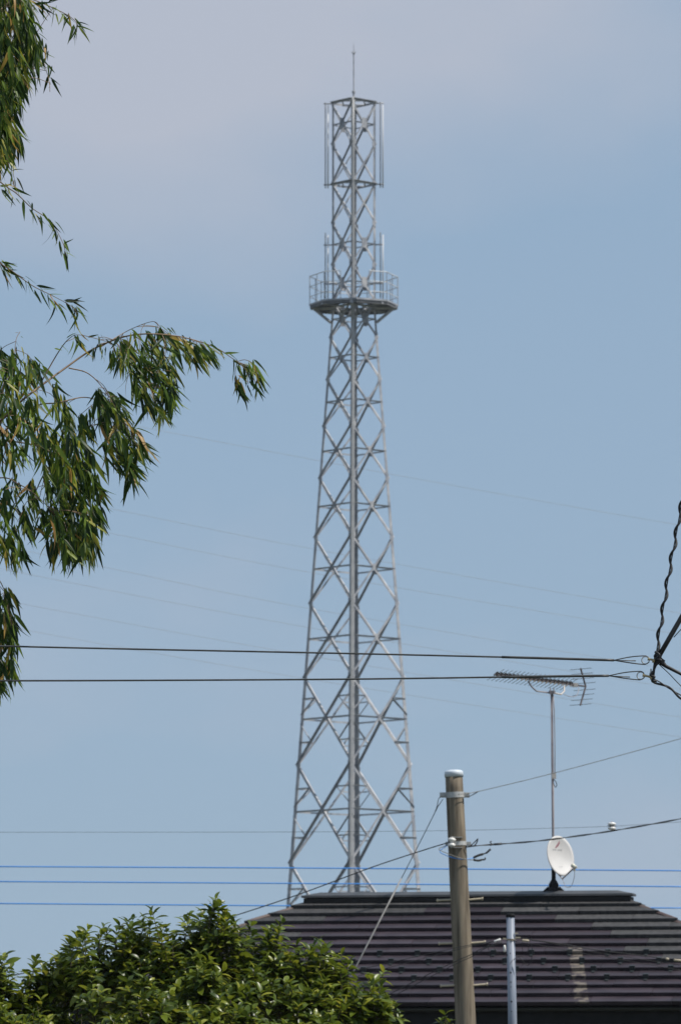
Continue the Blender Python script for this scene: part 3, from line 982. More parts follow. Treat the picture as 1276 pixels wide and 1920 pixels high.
def band(py, hgt, off_l, off_r, mt='galv'):
    c = pole_at(py); r = pole_r(py)
    m = MB()
    m.lathe(c, [(r * 1.0, -hgt / 2), (r * 1.06, -hgt / 2), (r * 1.06, hgt / 2), (r * 1.0, hgt / 2)], 36, pdir)
    b = m.build('band', M[mt], pole, False)
    for sg, of in ((-1, off_l), (1, off_r)):
        m = MB()
        for dy in (-0.016, 0.016):
            m.box(c + Vector((sg * (r + of / 2), dy - 0.01, 0)), (of + 0.02, 0.008, hgt * .9))
        m.tube([c + Vector((sg * (r + of * .7), -0.05, 0)), c + Vector((sg * (r + of * .7), 0.04, 0))], 0.010, 8)
        m.lathe(c + Vector((sg * (r + of * .7), -0.055, 0)), [(0.018, -0.01), (0.018, 0.01)], 6, (0, 1, 0))
        m.build('band_lug', M['galv'], b)
    return b
band(1491, 10.5 * ps, 10 * ps, 9 * ps)
band(1582.5, 7.5 * ps, 3 * ps, 7 * ps)
# step bolts
for py, sides in ((1688, (-1, 1)), (1769, (-1, 1)), (1848, (-1, 1))):
    c = pole_at(py); r = pole_r(py)
    for sg in sides:
        m = MB()
        q0, q1 = c + Vector((sg * r * 0.9, -0.03, 0.0)), c + Vector((sg * (r + 24 * ps), -0.03, (0.012 if sg > 0 else -0.006)))
        m.tube([q0, q1], 0.0105, 8)
        m.lathe(q1, [(0.016, -0.006), (0.018, 0.0), (0.016, 0.01)], 8, (sg, 0, 0))
        m.build('step_bolt', M['peg'], pole)
ins = pole_at(1582) + Vector((-pole_r(1582) * 0.62, -pole_r(1582) * 1.0 - 0.02, 0.006))
insulator(ins, (0.1, 0, 1), 0.042, 0.098, 'white porcelain spool insulator strapped to the concrete pole')
m = MB()
m.box(ins + Vector((0.05, 0.02, 0.055)), (0.13, 0.035, 0.006)); m.box(ins + Vector((0.05, 0.02, -0.055)), (0.13, 0.035, 0.006))
m.build('insulator_bracket', M['galv'], pole)
# wires on the pole
def Q(x, y, dy=0.0): return P(x, y, PY + dy)
wire('span_wire', [Q(858, 1489.5, -.13), Q(872, 1488, -.1), Q(900, 1483), Q(1000, 1459), Q(1100, 1433), Q(1276, 1384.5), Q(1400, 1348)], 0.0042, 'strand_pale', 'pale steel wire rising right from the top band of the pole', 'wire', None, 6, 6)
wire('wire_tail', [Q(876, 1494, -.05), Q(884, 1491), Q(896, 1484)], 0.005, 'strand', 'short tail wire at the right lug of the pole top band', 'wire', None, 6, 4)
gend = Q(655, 1836)
gpts = [Q(822, 1509), Q(800, 1553), Q(770, 1612), Q(730, 1690)]
gdir = (gend - gpts[-1]).normalized()
gground = gend + gdir * (gend.z / -gdir.z)
guy = thing('guy_wire', gground, 'slanting guy wire from the pole top down left into the shrub', 'guy wire')
wire('strand', gpts + [gend, gground], 0.0048, 'strand', None, None, None, 6, 0, guy)
wire('strand_fork', [Q(828, 1494), Q(822, 1497), Q(819.5, 1508), Q(817, 1518)], 0.0045, 'strand', None, None, None, 6, 4, guy)
wire('strand_fork', [Q(830, 1498), Q(824, 1507), Q(815, 1521)], 0.0045, 'strand', None, None, None, 6, 4, guy)
wire('guard_sleeve', [Q(752, 1647), gend, gground], 0.0085, 'guard_tube', None, None, None, 8, 0, guy)
wire('service_cable', [ins + Vector((-.02, -.03, 0)), Q(800, 1592), Q(700, 1625), Q(560, 1677), Q(430, 1720), Q(320, 1752), Q(140, 1803), Q(20, 1830), Q(-80, 1852)], 0.006, 'rubber', 'black cable sagging left from the pole insulator towards the shrub', 'cable', None, 6, 6)
# twisted service pair to the right
cpts = [Q(872, 1588, -.08), Q(890, 1586, -.06), Q(930, 1583), Q(990, 1578.5), Q(1040, 1573), Q(1120, 1562), Q(1200, 1549), Q(1276, 1535), Q(1400, 1510)]
def smooth(pts, sub):
    q = []
    ext = [pts[0] * 2 - pts[1]] + pts + [pts[-1] * 2 - pts[-2]]
    for i in range(1, len(ext) - 2):
        a, b, c, d = ext[i - 1:i + 3]
        for s_ in range(sub):
            t = s_ / sub
            q.append(0.5 * ((2 * b) + (c - a) * t + (2 * a - 5 * b + 4 * c - d) * t * t + (3 * b - a - 3 * c + d) * t ** 3))
    q.append(pts[-1]); return q
def helix(pts, rad, pitch, phase):
    out, L_ = [], 0
    for i, p in enumerate(pts):
        if i: L_ += (p - pts[i - 1]).length
        a = 2 * math.pi * L_ / pitch + phase
        t = (pts[min(i + 1, len(pts) - 1)] - pts[max(0, i - 1)]).normalized()
        u = t.cross(Vector((0, 1, 0))).normalized()
        v = t.cross(u)
        out.append(p + u * math.cos(a) * rad + v * math.sin(a) * rad)
    return out
sp_ = smooth(cpts, 22)
tw = thing('twisted_service_cable', cpts[0], 'twisted black and blue cable running right from the pole past the dish', 'cable')
wire('conductor', helix(sp_, 0.0048, 0.62, 0), 0.0052, 'rubber', None, None, None, 6, 0, tw)
wire('conductor', helix(sp_, 0.0048, 0.62, math.pi), 0.0052, 'strand', None, None, None, 6, 0, tw)
wire('splice_sleeve', [Q(925, 1583.2, -.015), Q(940, 1582.2, -.015)], 0.012, 'rubber', None, None, None, 8, 0, tw)
wire('splice_sleeve', [Q(917, 1584.5, -.015), Q(922, 1583.5, -.015)], 0.010, 'rubber', None, None, None, 8, 0, tw)
wire('curled_end', [Q(922, 1583), Q(918, 1579), Q(921, 1577.5)], 0.006, 'rubber', None, None, None, 6, 4, tw)
wire('drip_loop', [ins + Vector((-.04, 0, -.03)), Q(824, 1596, -.13), Q(836, 1604, -.16), Q(856, 1610, -.16), Q(875, 1611, -.1), Q(888, 1608, -.05)], 0.0042, 'blue', 'thin blue loop of wire hanging across the pole below the insulator', 'wire', None, 6, 5)
wire('drip_loop', [ins + Vector((-.05, 0, -.03)), Q(822, 1592, -.13), Q(838, 1600, -.17), Q(860, 1608.5, -.16), Q(880, 1612, -.08), Q(890, 1612, -.04)], 0.004, 'strand_pale', 'thin grey loop of wire hanging across the pole below the insulator', 'wire', None, 6, 5)
wire('wire_splice', [Q(886, 1608.5, -.05), Q(896, 1604, -.04), Q(906, 1601, -.03), Q(912, 1598.5, -.03), Q(919, 1592, -.02)], [0.006] + [0.013] * 9 + [0.007] * 4 + [0.011] * 7 , 'rubber', 'upper black taped wire splice hanging right of the pole', 'splice', 'taped splices beside the pole', 8, 5)
wire('wire_splice', [Q(886, 1612, -.05), Q(896, 1613.5, -.04), Q(903, 1612, -.03), Q(908, 1611.5, -.03), Q(909, 1608.5, -.02)], [0.006] + [0.012] * 9 + [0.009] * 11, 'rubber', 'lower black taped wire splice hanging right of the pole', 'splice', 'taped splices beside the pole', 8, 5)
wire('wire_curl', [Q(880, 1587, -.06), Q(888, 1580, -.05), Q(893, 1575, -.05), Q(895, 1573, -.05), Q(893, 1580, -.04), Q(888, 1586, -.04), Q(884, 1587, -.05)], 0.006, 'rubber', 'small curl of black wire at the right side of the lower band', 'wire', None, 6, 5)

# ------------------------------------------------------------------ pale steel post with cable clutter
SY = 50.0
sps = S(SY)
pt_, pb2 = P(956, 1716, SY), P(960, 1920, SY)
sdirv = (pt_ - pb2).normalized()
sbase = pb2 - sdirv * (pb2.z / sdirv.z)
post = thing('service_post', sbase, 'thin pale steel post with black cap in front of the roof', 'post')
m = MB(); m.tube([sbase, pb2, pt_], [8.6 * sps, 8.3 * sps, 7.5 * sps], 24); m.build('shaft', M['pipe'], post, True)
m = MB(); m.tube([pt_ - sdirv * 4 * sps, pt_ + sdirv * 1.5 * sps, pt_ + sdirv * 2.5 * sps], [8.4 * sps, 8.4 * sps, 7.2 * sps], 20); m.build('cap', M['black'], post, True)
def T(x, y, dy=0.0): return P(x, y, SY + dy)
for (hx, hy, hr) in ((956, 1787.5, 1.0), (956.5, 1823.5, 1.7), (957, 1841.5, 1.4), (957, 1850.5, 1.0), (958, 1878, 1.8), (958, 1896.5, 1.0)):
    m = MB(); c = T(hx, hy, -8.0 * sps); m.lathe(c + Vector((0, 0.004, 0)), [(hr * sps, 0), (hr * sps, 0.006)], 12, (0, -1, 0)); m.build('bolt_hole', M['black'], post)
m = MB()
pc = T(957, 1762)
m.lathe(pc, [(8.0 * sps, -.008), (8.7 * sps, -.008), (8.7 * sps, .008), (8.0 * sps, .008)], 24, sdirv)
m.box(T(967, 1750, -.03), (0.035, 0.012, 0.012)); m.box(T(970, 1758, -.03), (0.05, 0.014, 0.014)); m.box(T(945, 1760, -.03), (0.03, 0.014, 0.014))
m.build('wire_clamp', M['peg'], post)
def fitting(name, p, q, r, mt, label):
    o = MB(); o.tube([p, p.lerp(q, .1), p.lerp(q, .9), q], [r * .6, r, r, r * .6], 10)
    return tag(o.build(name, M[mt], None, True), label, 'fitting')
fitting('wire_grip', T(925, 1766, -.02), T(938, 1761, -.02), 0.0115, 'porcelain', 'white wire grip just left of the pale post')
fitting('wire_insulator', T(945, 1772, -.03), T(945.5, 1785, -.03), 0.0125, 'porcelain', 'white knobbed insulator hanging on the left of the pale post')
fitting('wire_grip', T(978, 1763, -.02), T(991, 1764, -.02), 0.0115, 'peg', 'cream wire grip just right of the pale post')
fitting('wire_grip', P(1247, 1797.5, 50), P(1253, 1798.5, 50), 0.011, 'peg', 'small cream wire grip lying before the roof near the right edge')
fitting('wire_grip', P(1262, 1800, 50), P(1280, 1801.5, 50), 0.012, 'peg', 'long cream wire grip at the right edge before the roof')
cl = [
    ([(938, 1761), (920, 1766), (880, 1772), (800, 1789), (700, 1812), (560, 1846)], .0035, 'upper thin cable running left from the pale post behind the pole', .0),
    ([(936, 1764), (905, 1770), (870, 1777), (800, 1795), (700, 1822), (560, 1862)], .003, 'second thin cable running left from the pale post across the pole', -.3),
    ([(940, 1765), (900, 1780), (880, 1791), (850, 1804), (780, 1838), (700, 1880), (620, 1925)], .0045, 'black cable sloping steeply down left from the pale post', -.6),
    ([(942, 1767), (910, 1778), (885, 1793), (850, 1809), (780, 1845), (700, 1888), (620, 1935)], .0040, 'lowest black cable sloping down left from the pale post', -.4),
    ([(965, 1757), (985, 1760), (1010, 1764), (1060, 1771), (1110, 1780), (1180, 1789), (1247, 1797.5)], .005, 'thick black cable running right from the pale post before the roof', -.02),
    ([(965, 1764), (1000, 1764), (1040, 1770), (1100, 1783), (1170, 1794), (1290, 1812)], .003, 'thin black cable running right just below the thick one', .0),
    ([(965, 1766), (1010, 1772), (1080, 1786), (1150, 1797), (1290, 1822)], .0028, 'lowest thin cable running right before the roof tiles', .1),
    ([(978, 1766), (978, 1775), (979, 1785)], .003, 'short straight wire end hanging right of the pale post', -.02),
    ([(992, 1765), (996, 1775), (997, 1790), (993, 1805), (987, 1810), (980, 1803), (968, 1790)], .0036, 'large black wire loop hanging right of the pale post', -.03),
    ([(988, 1765), (990, 1776), (988, 1786)], .003, 'shorter curved wire hanging inside the large wire loop', -.03),
    ([(914, 1772), (916, 1785), (920, 1798)], .003, 'dangling wire end midway between pole and pale post', -.02),
    ([(924, 1775), (930, 1784), (934, 1788), (942, 1788), (950, 1789), (946, 1797), (936, 1806)], .003, 'kinked black wire hanging left of the pale post', -.03),
    ([(948, 1764), (955, 1761), (962, 1762), (968, 1766)], .004, 'black jumper wire wrapped across the front of the pale post', -.06),
    ([(955, 1808), (960, 1801), (968, 1796), (975, 1793), (984, 1797)], .0028, 'thin slack wire crossing the lower front of the pale post', -.06),
]
for pl, r, lab, dy in cl:
    wire('cable', [T(x, y, dy) for x, y in pl], r, 'rubber', lab, 'cable', None, 6, 6)

# ------------------------------------------------------------------ near messenger wires, end bracket and twisted cable at the right edge
NY = 17.0
ns = S(NY)
def N(x, y, dy=0.0): return P(x, y, NY + dy)
ppx = N(1560, 1000).x
npole = thing('utility_pole', (ppx, NY + 0.25, 0), 'grey concrete pole just outside the right edge carrying the black bracket arm', 'pole')
m = MB(); m.tube([(ppx, NY + .25, 0), (ppx, NY + .25, 7.2)], [0.16, 0.095], 28); m.build('shaft', M['concrete'], npole, True)
arm = thing('bracket_arm', (ppx, NY + 0.25, N(1500, 760).z), 'thick black bracket arm and stay meeting at the right edge', 'bracket')
m = MB(); m.tube([N(1231, 1236), N(1254, 1196), N(1276, 1158), N(1400, 940), N(1550, 680, .2)], 0.0082, 12); m.build('arm', M['rubber'], arm, True)
m = MB(); m.tube([N(1233, 1231), N(1240, 1243), N(1247, 1249), N(1276, 1264), N(1400, 1330), N(1550, 1405, .2)], [0.008, 0.0098, 0.0062, 0.0052, 0.0052, 0.0052], 12); m.build('stay', M['rubber'], arm, True)
m = MB()
m.tube([N(1228, 1228), N(1229, 1240), N(1225, 1255), N(1223, 1270), N(1222, 1274)], [0.006, 0.0085, 0.0045, 0.005, 0.0045], 10)
m.box(N(1233, 1233), (0.017, 0.020, 0.026), Matrix.Rotation(R(28), 3, 'Y'))
m.box(N(1239, 1239, -.003), (0.020, 0.016, 0.015), Matrix.Rotation(R(38), 3, 'Y'))
m.tube([N(1227, 1226, -.008), N(1236, 1241, -.012)], 0.0026, 6)
m.tube([N(1234, 1226, -.012), N(1234, 1240, -.014)], 0.0022, 6)
m.build('joint', M['rubber'], arm, False)
wire('tape_wrap', [N(1227, 1222, -.01), N(1235, 1228, -.018), N(1229, 1236, -.014), N(1238, 1238, -.02), N(1231, 1245, -.012), N(1226, 1250, -.01)], 0.0042, 'rubber', None, None, None, 6, 6, arm)
wire('tape_wrap', [N(1224, 1258, -.008), N(1219, 1266, -.012), N(1226, 1269, -.014), N(1221, 1276, -.01), N(1230, 1277, -.008)], 0.0038, 'rubber', None, None, None, 6, 6, arm)
m = MB(); m.tube([N(1217, 1265, -.005), N(1219, 1260, -.005), N(1219.5, 1254, -.005)], 0.0032, 6); m.box(N(1218.5, 1266, -.004), (0.008, 0.006, 0.014)); m.build('clip', M['galv'], arm)
wire('tie', [N(1229, 1241), N(1252, 1262), N(1276, 1287), N(1340, 1352)], 0.0016, 'rubber', None, None, None, 6, 4, arm)
wire('tie', [N(1262, 1195), N(1270, 1186), N(1280, 1176), N(1320, 1140)], 0.0018, 'rubber', None, None, None, 6, 4, arm)
wire('tie', [N(1232, 1222), N(1237, 1218), N(1242, 1214)], 0.002, 'rubber', None, None, None, 6, 3, arm)
def dead_end(wpts, ring_c, ring_r, sh0, sh1, lab_w, lab_s, split, tail):
    t = thing('messenger_wire', P(*wpts[0], NY), lab_w, 'wire')
    wire('strand', [N(x, y) for x, y in wpts], 0.0030, 'strand', None, None, None, 8, 6, t)
    # preformed grip, thicker, then the fork round the thimble
    gi = [N(x, y) for x, y in wpts if x >= 930]
    wire('grip', gi, 0.0043, 'strand', None, None, None, 8, 6, t)
    rc = N(*ring_c)
    sx, sy = split
    rx, ry = ring_c
    wire('fork', [N(sx, sy), N((sx + rx) / 2, (sy + ry) / 2 - 6.0), N(rx - 4, ry - ring_r - 1.2), N(rx + 4, ry - ring_r + .5), N(rx + ring_r, ry - 1)], 0.0021, 'strand', None, None, None, 6, 6, t)
    wire('fork', [N(sx, sy), N((sx + rx) / 2, (sy + ry) / 2 + 4.8), N(rx - 6, ry + ring_r + .5), N(rx + 1, ry + ring_r), N(rx + ring_r, ry + 3)], 0.0021, 'strand', None, None, None, 6, 6, t)
    wire('tail', [N(sx, sy + .5, -.004), N(*tail, -.004)], 0.002, 'strand', None, None, None, 6, 0, t)
    m = MB()
    ringpts = [rc + Vector((math.cos(a) * ring_r * ns, 0.0, math.sin(a) * ring_r * ns)) for a in [2 * math.pi * k / 18 for k in range(19)]]
    m.tube(ringpts, 0.0021, 6, cap=False)
    m.build('thimble', M['galv'], t, True)
    s = MB(); s.tube([N(*sh0, -.006), N((sh0[0] + sh1[0]) / 2, (sh0[1] + sh1[1]) / 2 - .5, -.006), N(*sh1, -.006)], [0.0052, 0.0036, 0.0046], 8)
    s.box(N(sh1[0] - 2, sh1[1] + .5, -.006), (0.009, 0.010, 0.012))
    tag(s.build('shackle', M['brass'], None, True), lab_s, 'shackle', 'shackles on the bracket')
dead_end([(-120, 1208.5), (200, 1216), (640, 1225), (940, 1232), (1050, 1235), (1150, 1238)], (1209, 1238), 7.0, (1213, 1235.5), (1226, 1238.5),
         'upper black wire stretched across the picture to the bracket', 'brass coloured shackle holding the upper black wire', (1150, 1238), (1191, 1239))
dead_end([(-120, 1276.5), (200, 1276), (640, 1273.5), (940, 1269.5), (1050, 1268), (1140, 1267)], (1200, 1267), 7.0, (1203.5, 1266), (1222, 1270.5),
         'lower black wire stretched across the picture to the bracket', 'greyish shackle holding the lower black wire', (1140, 1267), (1180, 1269.5))
# twisted cable
tc_ = thing('twisted_cable', N(1229, 1230), 'black twisted cable climbing steeply along the right edge to the bracket', 'cable')
base_pts = smooth([N(1228.5, 1232), N(1236, 1180), N(1244, 1130), N(1253, 1075), N(1265, 1010), N(1277, 945), N(1300, 830), N(1340, 640)], 30)
wire('messenger', base_pts, 0.0022, 'rubber', None, None, None, 8, 0, tc_)
wire('conductor', helix(base_pts, 0.0068, 0.088, 0.6), 0.0040, 'rubber', None, None, None, 8, 0, tc_)
tc2 = thing('twisted_cable', N(1222, 1272), 'black twisted cable leaving the bracket down to the lower right edge', 'cable')
base_pts = smooth([N(1222, 1272), N(1236, 1279), N(1252, 1290), N(1276, 1304), N(1340, 1340), N(1420, 1385)], 30)
wire('messenger', base_pts, 0.0022, 'rubber', None, None, None, 8, 0, tc2)
wire('conductor', helix([p + Vector((0, 0, -0.004)) for p in base_pts], 0.0064, 0.105, 2.6), 0.0038, 'rubber', None, None, None, 8, 0, tc2)

# ------------------------------------------------------------------ leaves
def leaf_geo(width, curl, fold, segs, pa=0.62, pb=0.85, taper=0.25):
    """unit leaf along +X, normal +Z; droops towards -Z"""
    v, f = [], []
    for i in range(segs + 1):
        t = i / segs
        wv = width * (math.sin(math.pi * min(1, t ** pa)) ** pb) * (1 - taper * t) if 0 < i < segs else 0.0
        z = -curl * t * t
        x = t * (1 - 0.12 * curl * t)
        if i in (0, segs):
            v.append((x, 0, z))
        else:
            v.append((x, -wv / 2, z + fold * wv)); v.append((x, 0, z)); v.append((x, wv / 2, z + fold * wv))
    # indices
    def idx(i): return 0 if i == 0 else 1 + 3 * (i - 1)
    a = idx(1)
    f += [(0, a, a + 1), (0, a + 1, a + 2)]
    for i in range(1, segs - 1):
        a, b = idx(i), idx(i + 1)
        f += [(a, b, b + 1, a + 1), (a + 1, b + 1, b + 2, a + 2)]
    a, b = idx(segs - 1), 1 + 3 * (segs - 1)
    f += [(a, b, a + 1), (a + 1, b, a + 2)]
    return v, f
def leaf_matrix(p, d, nrm, ln):
    x = d.normalized()
    z = nrm - x * nrm.dot(x)
    if z.length < 1e-4: z = x.orthogonal()
    z.normalize()
    y = z.cross(x)
    m = Matrix((x * ln, y * ln, z * ln)).transposed().to_4x4()
    m.translation = p
    return m
def place_leaves(plant, leaves, geos, mt, cap=300, key=None):
    """leaves: list of (matrix, variant, rank). The largest-showing ones are parts, the rest one mass."""
    leaves = sorted(leaves, key=lambda q: -q[2])
    meshes = []
    for (v, f) in geos:
        mb = MB(); mb.add(v, f)
        meshes.append(mb.mesh('leaf', mt, True))
    inv = world_of(plant).inverted()
    for mx, var, rk in leaves[:cap]:
        o = bpy.data.objects.new('leaf', meshes[var])
        C.objects.link(o)
        o.parent = plant
        o.matrix_parent_inverse = inv
        o.matrix_basis = mx
    rest = MB()
    for mx, var, rk in leaves[cap:]:
        v, f = geos[var]
        rest.add([mx @ Vector(q) for q in v], f)
    if rest.v:
        o = rest.build('foliage', mt, plant, True)
        o['kind'] = 'stuff'
def inside(poly, x, y):
    r_ = False
    j = len(poly) - 1
    for i in range(len(poly)):
        xi, yi = poly[i]; xj, yj = poly[j]
        if (yi > y) != (yj > y) and x < (xj - xi) * (y - yi) / (yj - yi) + xi:
            r_ = not r_
        j = i
    return r_

# ------------------------------------------------------------------ bamboo
BY = 17.4
bs = S(BY)
def B(x, y, dy=0.0): return P(x, y, BY + dy)
cul_x = B(-420, 900).x
bamboo = thing('bamboo', (cul_x, BY, 0), 'leafy bamboo with drooping narrow leaves hanging in from the left edge', 'bamboo')
cul = [(cul_x, BY, 0), (cul_x + .02, BY, 1.5), (cul_x + .06, BY, 3.0), (cul_x + .14, BY, 4.2), (cul_x + .32, BY, 5.2), (cul_x + .62, BY, 5.9)]
m = MB()
sm = smooth([Vector(c) for c in cul], 8)
m.tube(sm, [0.03 - 0.022 * i / (len(sm) - 1) for i in range(len(sm))], 14)
m.build('culm', M['culm'], bamboo, True)
br = random.Random(11)
geos_b = [leaf_geo(wd, cu, fo, 6) for wd, cu, fo in ((.135, .06, .18), (.15, .18, .12), (.12, .30, .25), (.155, .04, .05), (.13, .42, .15), (.105, .14, .4))]
leaves_b = []
twigs = MB()
branches = [   # (px points, depth offset, start radius)
    ([(-400, 640), (-200, 300), (-60, 90), (0, 20), (40, -5), (100, 15), (140, 38), (144, 60)], -.1, .007),
    ([(-350, 560), (-160, 120), (-60, -60), (20, -40), (60, 60), (70, 110)], .05, .006),
    ([(-330, 520), (-140, 200), (-40, 60), (10, 150), (20, 260)], .2, .005),
    ([(-380, 760), (-160, 420), (-40, 335), (20, 355), (60, 390), (95, 415), (118, 455), (124, 480)], -.15, .005),
    ([(-390, 800), (-160, 540), (-40, 480), (10, 500), (60, 535), (100, 555), (135, 575), (146, 590)], -.2, .005),
    ([(-400, 1150), (-150, 900), (0, 790), (45, 748), (120, 692), (180, 652), (250, 628), (330, 630), (400, 650), (440, 675), (462, 688)], -.05, .0085),
    ([(80, 712), (110, 660), (130, 635), (150, 628), (200, 640)], -.1, .004),
    ([(190, 650), (240, 620), (285, 603), (300, 612)], .0, .003),
    ([(-200, 940), (-20, 830), (60, 765), (110, 755), (160, 745), (195, 760), (215, 800), (232, 850)], .1, .006),
    ([(130, 690), (165, 700), (195, 730), (225, 780), (250, 840)], -.05, .004),
    ([(-200, 960), (-20, 840), (40, 830), (100, 850), (150, 900), (172, 960)], .0, .006),
    ([(-200, 980), (-20, 900), (40, 910), (90, 950), (130, 1010)], -.15, .005),
    ([(-200, 900), (-30, 770), (10, 720), (25, 690), (30, 640), (38, 622)], -.12, .004),
    ([(-240, 1260), (-100, 1120), (-20, 1080), (10, 1110), (22, 1180), (20, 1240)], .0, .005),
    ([(250, 628), (290, 660), (300, 720), (305, 760)], .05, .003),
    ([(330, 630), (350, 650), (360, 680)], .0, .003),
    ([(450, 680), (470, 690), (478, 715)], .0, .0025),
    ([(60, 80), (75, 95), (92, 150), (94, 172)], -.1, .002),
]
bpts = []
for pl, dy, r0 in branches:
    s3 = smooth([B(x, y, dy + 0.12 * math.sin(i * 1.7)) for i, (x, y) in enumerate(pl)], 6)
    # a thin shoot: the stated radius belongs to its base
    rr = [max(0.0011, r0 * .62 * (1 - 0.85 * i / (len(s3) - 1))) for i in range(len(s3))]
    mm = MB(); mm.tube(s3, rr, 7)
    mm.build('branch', M['twig'], bamboo, True)
    bpts += s3[2:-5]
def leaf_px(ln_px): return ln_px * bs
def add_bunch(base, n, mean, spread, lpx, rank_dy):
    # n leaves fanning from one twiglet end
    for _ in range(n):
        d = (mean + Vector((br.gauss(0, spread), br.gauss(0, spread * 1.1), br.gauss(0, spread * .7)))).normalized()
        ln = leaf_px(lpx * br.uniform(.45, 1.12))
        nr = Vector((br.gauss(.25, .6), br.gauss(-.55, .6), br.gauss(.45, .45)))
        p = base + Vector((br.uniform(-5, 5), br.uniform(-6, 6), br.uniform(-9, 9))) * bs
        var = br.randrange(len(geos_b))
        rank = ln * (1.0 - 0.9 * (p.y - BY)) - (10 if abs(p.x) > 1.17 else 0)
        leaves_b.append((leaf_matrix(p, d, nr, ln), var, rank))
def nearest(p):
    return min(bpts, key=lambda q: (q - p).length_squared + (0.02 if q.z < p.z - 0.02 else 0))
def twiglet(base):
    q = nearest(base)
    if (q - base).length < 0.14:
        mid = q.lerp(base, .55) + Vector((br.uniform(-.01, .01), br.uniform(-.01, .01), 0.10 * (q - base).length))
        twigs.tube(smooth([q, mid, base], 3), 0.0011, 4, cap=False)
def fill(poly, bunches, lpx, mean, spread, depth, per=(4, 7)):
    xs = [p[0] for p in poly]; ys = [p[1] for p in poly]
    k = tries = 0
    while k < bunches and tries < bunches * 60:
        tries += 1
        x, y = br.uniform(min(xs), max(xs)), br.uniform(min(ys), max(ys))
        # the leaf bunch must hang inside the outline
        tx, ty = x + mean.x * lpx * .8, y - mean.z * lpx * .8
        if not inside(poly, x, y) or not inside(poly, tx, ty): continue
        base = B(x, y, br.uniform(-depth, depth))
        add_bunch(base, br.randint(*per), mean, spread, lpx, 0)
        if br.random() < .75: twiglet(base)
        k += 1
DN = Vector((.22, -.05, -.95))
DR_ = Vector((.42, -.05, -.85))
fill([(-70, -70), (50, -60), (60, 40), (84, 108), (82, 150), (62, 168), (52, 195), (36, 225), (34, 250), (46, 305), (20, 310), (5, 335), (-70, 335)], 430, 60, DN, .26, .45)
fill([(-60, 660), (40, 645), (92, 690), (118, 745), (135, 785), (172, 815), (160, 850), (188, 890), (202, 965), (196, 1015), (184, 1078), (160, 1085), (100, 1068), (62, 1020), (48, 1090), (20, 1075), (-60, 1090)], 270, 56, DN, .36, .5)
fill([(100, 800), (172, 815), (188, 890), (202, 965), (196, 1015), (184, 1078), (160, 1085), (110, 1050)], 90, 60, DN, .34, .4)
fill([(165, 715), (220, 742), (250, 800), (278, 850), (284, 905), (266, 925), (238, 940), (210, 890), (192, 820), (186, 770)], 58, 56, DR_, .36, .24)
fill([(110, 760), (175, 765), (186, 835), (165, 848), (130, 805)], 13, 46, DN, .24, .15)
fill([(222, 622), (300, 606), (350, 640), (350, 700), (348, 765), (336, 815), (302, 810), (280, 770), (255, 725), (228, 690)], 74, 56, DR_, .40, .24)
fill([(330, 622), (388, 640), (420, 710), (390, 697), (360, 700), (345, 706)], 16, 46, Vector((.5, -.05, -.75)), .25, .15)
fill([(118, 632), (165, 625), (228, 642), (238, 700), (200, 700), (170, 690), (130, 665)], 13, 42, DN, .3, .15, (3, 5))
fill([(438, 680), (470, 665), (492, 706), (512, 766), (482, 764), (450, 760), (438, 700)], 13, 44, DR_, .32, .1)
fill([(0, 650), (60, 660), (95, 700), (60, 730), (0, 720)], 8, 44, DN, .32, .2, (3, 5))
fill([(-60, 1090), (18, 1100), (32, 1160), (52, 1222), (48, 1266), (32, 1290), (18, 1322), (-60, 1320)], 105, 54, DN, .26, .3)
fill([(-60, 1300), (-6, 1300), (6, 1342), (-40, 1342)], 3, 36, DN, .2, .15)
# single leaves along the free shoots
def along(pl, n, lpx, spread, dy):
    s3 = smooth([B(x, y, dy) for x, y in pl], 10)
    for k in range(n):
        i = min(len(s3) - 2, int((k + br.random()) / n * (len(s3) - 1)))
        t = (s3[i + 1] - s3[i]).normalized()
        mean = t * .5 + Vector((0.1, -.1, -.65))
        if br.random() < .22: mean = t * .6 + Vector((.4, 0, .25))
        add_bunch(s3[i], 1, mean, spread, lpx, 0)
along([(0, 345), (20, 355), (60, 390), (95, 415), (118, 455), (124, 480)], 44, 40, .32, -.15)
along([(0, 490), (10, 500), (60, 535), (100, 555), (135, 575), (146, 590)], 54, 42, .3, -.2)
along([(40, -5), (70, 5), (100, 15), (140, 38), (144, 60)], 46, 40, .5, -.1)
along([(60, 40), (80, 80), (92, 120), (94, 160)], 20, 40, .42, -.1)
along([(5, 290), (15, 300), (25, 325), (30, 345)], 16, 36, .42, -.1)
along([(300, 612), (330, 625), (390, 645), (440, 672)], 20, 38, .35, 0)
along([(0, 690), (20, 665), (30, 640), (38, 618)], 7, 24, .5, -.1)
along([(100, 660), (130, 635), (150, 628), (200, 640)], 9, 30, .4, -.1)
tw_o = twigs.build('twiglets', M['twig'], bamboo)
tw_o['kind'] = 'stuff'
place_leaves(bamboo, leaves_b, geos_b, M['bamboo_leaf'], 300)

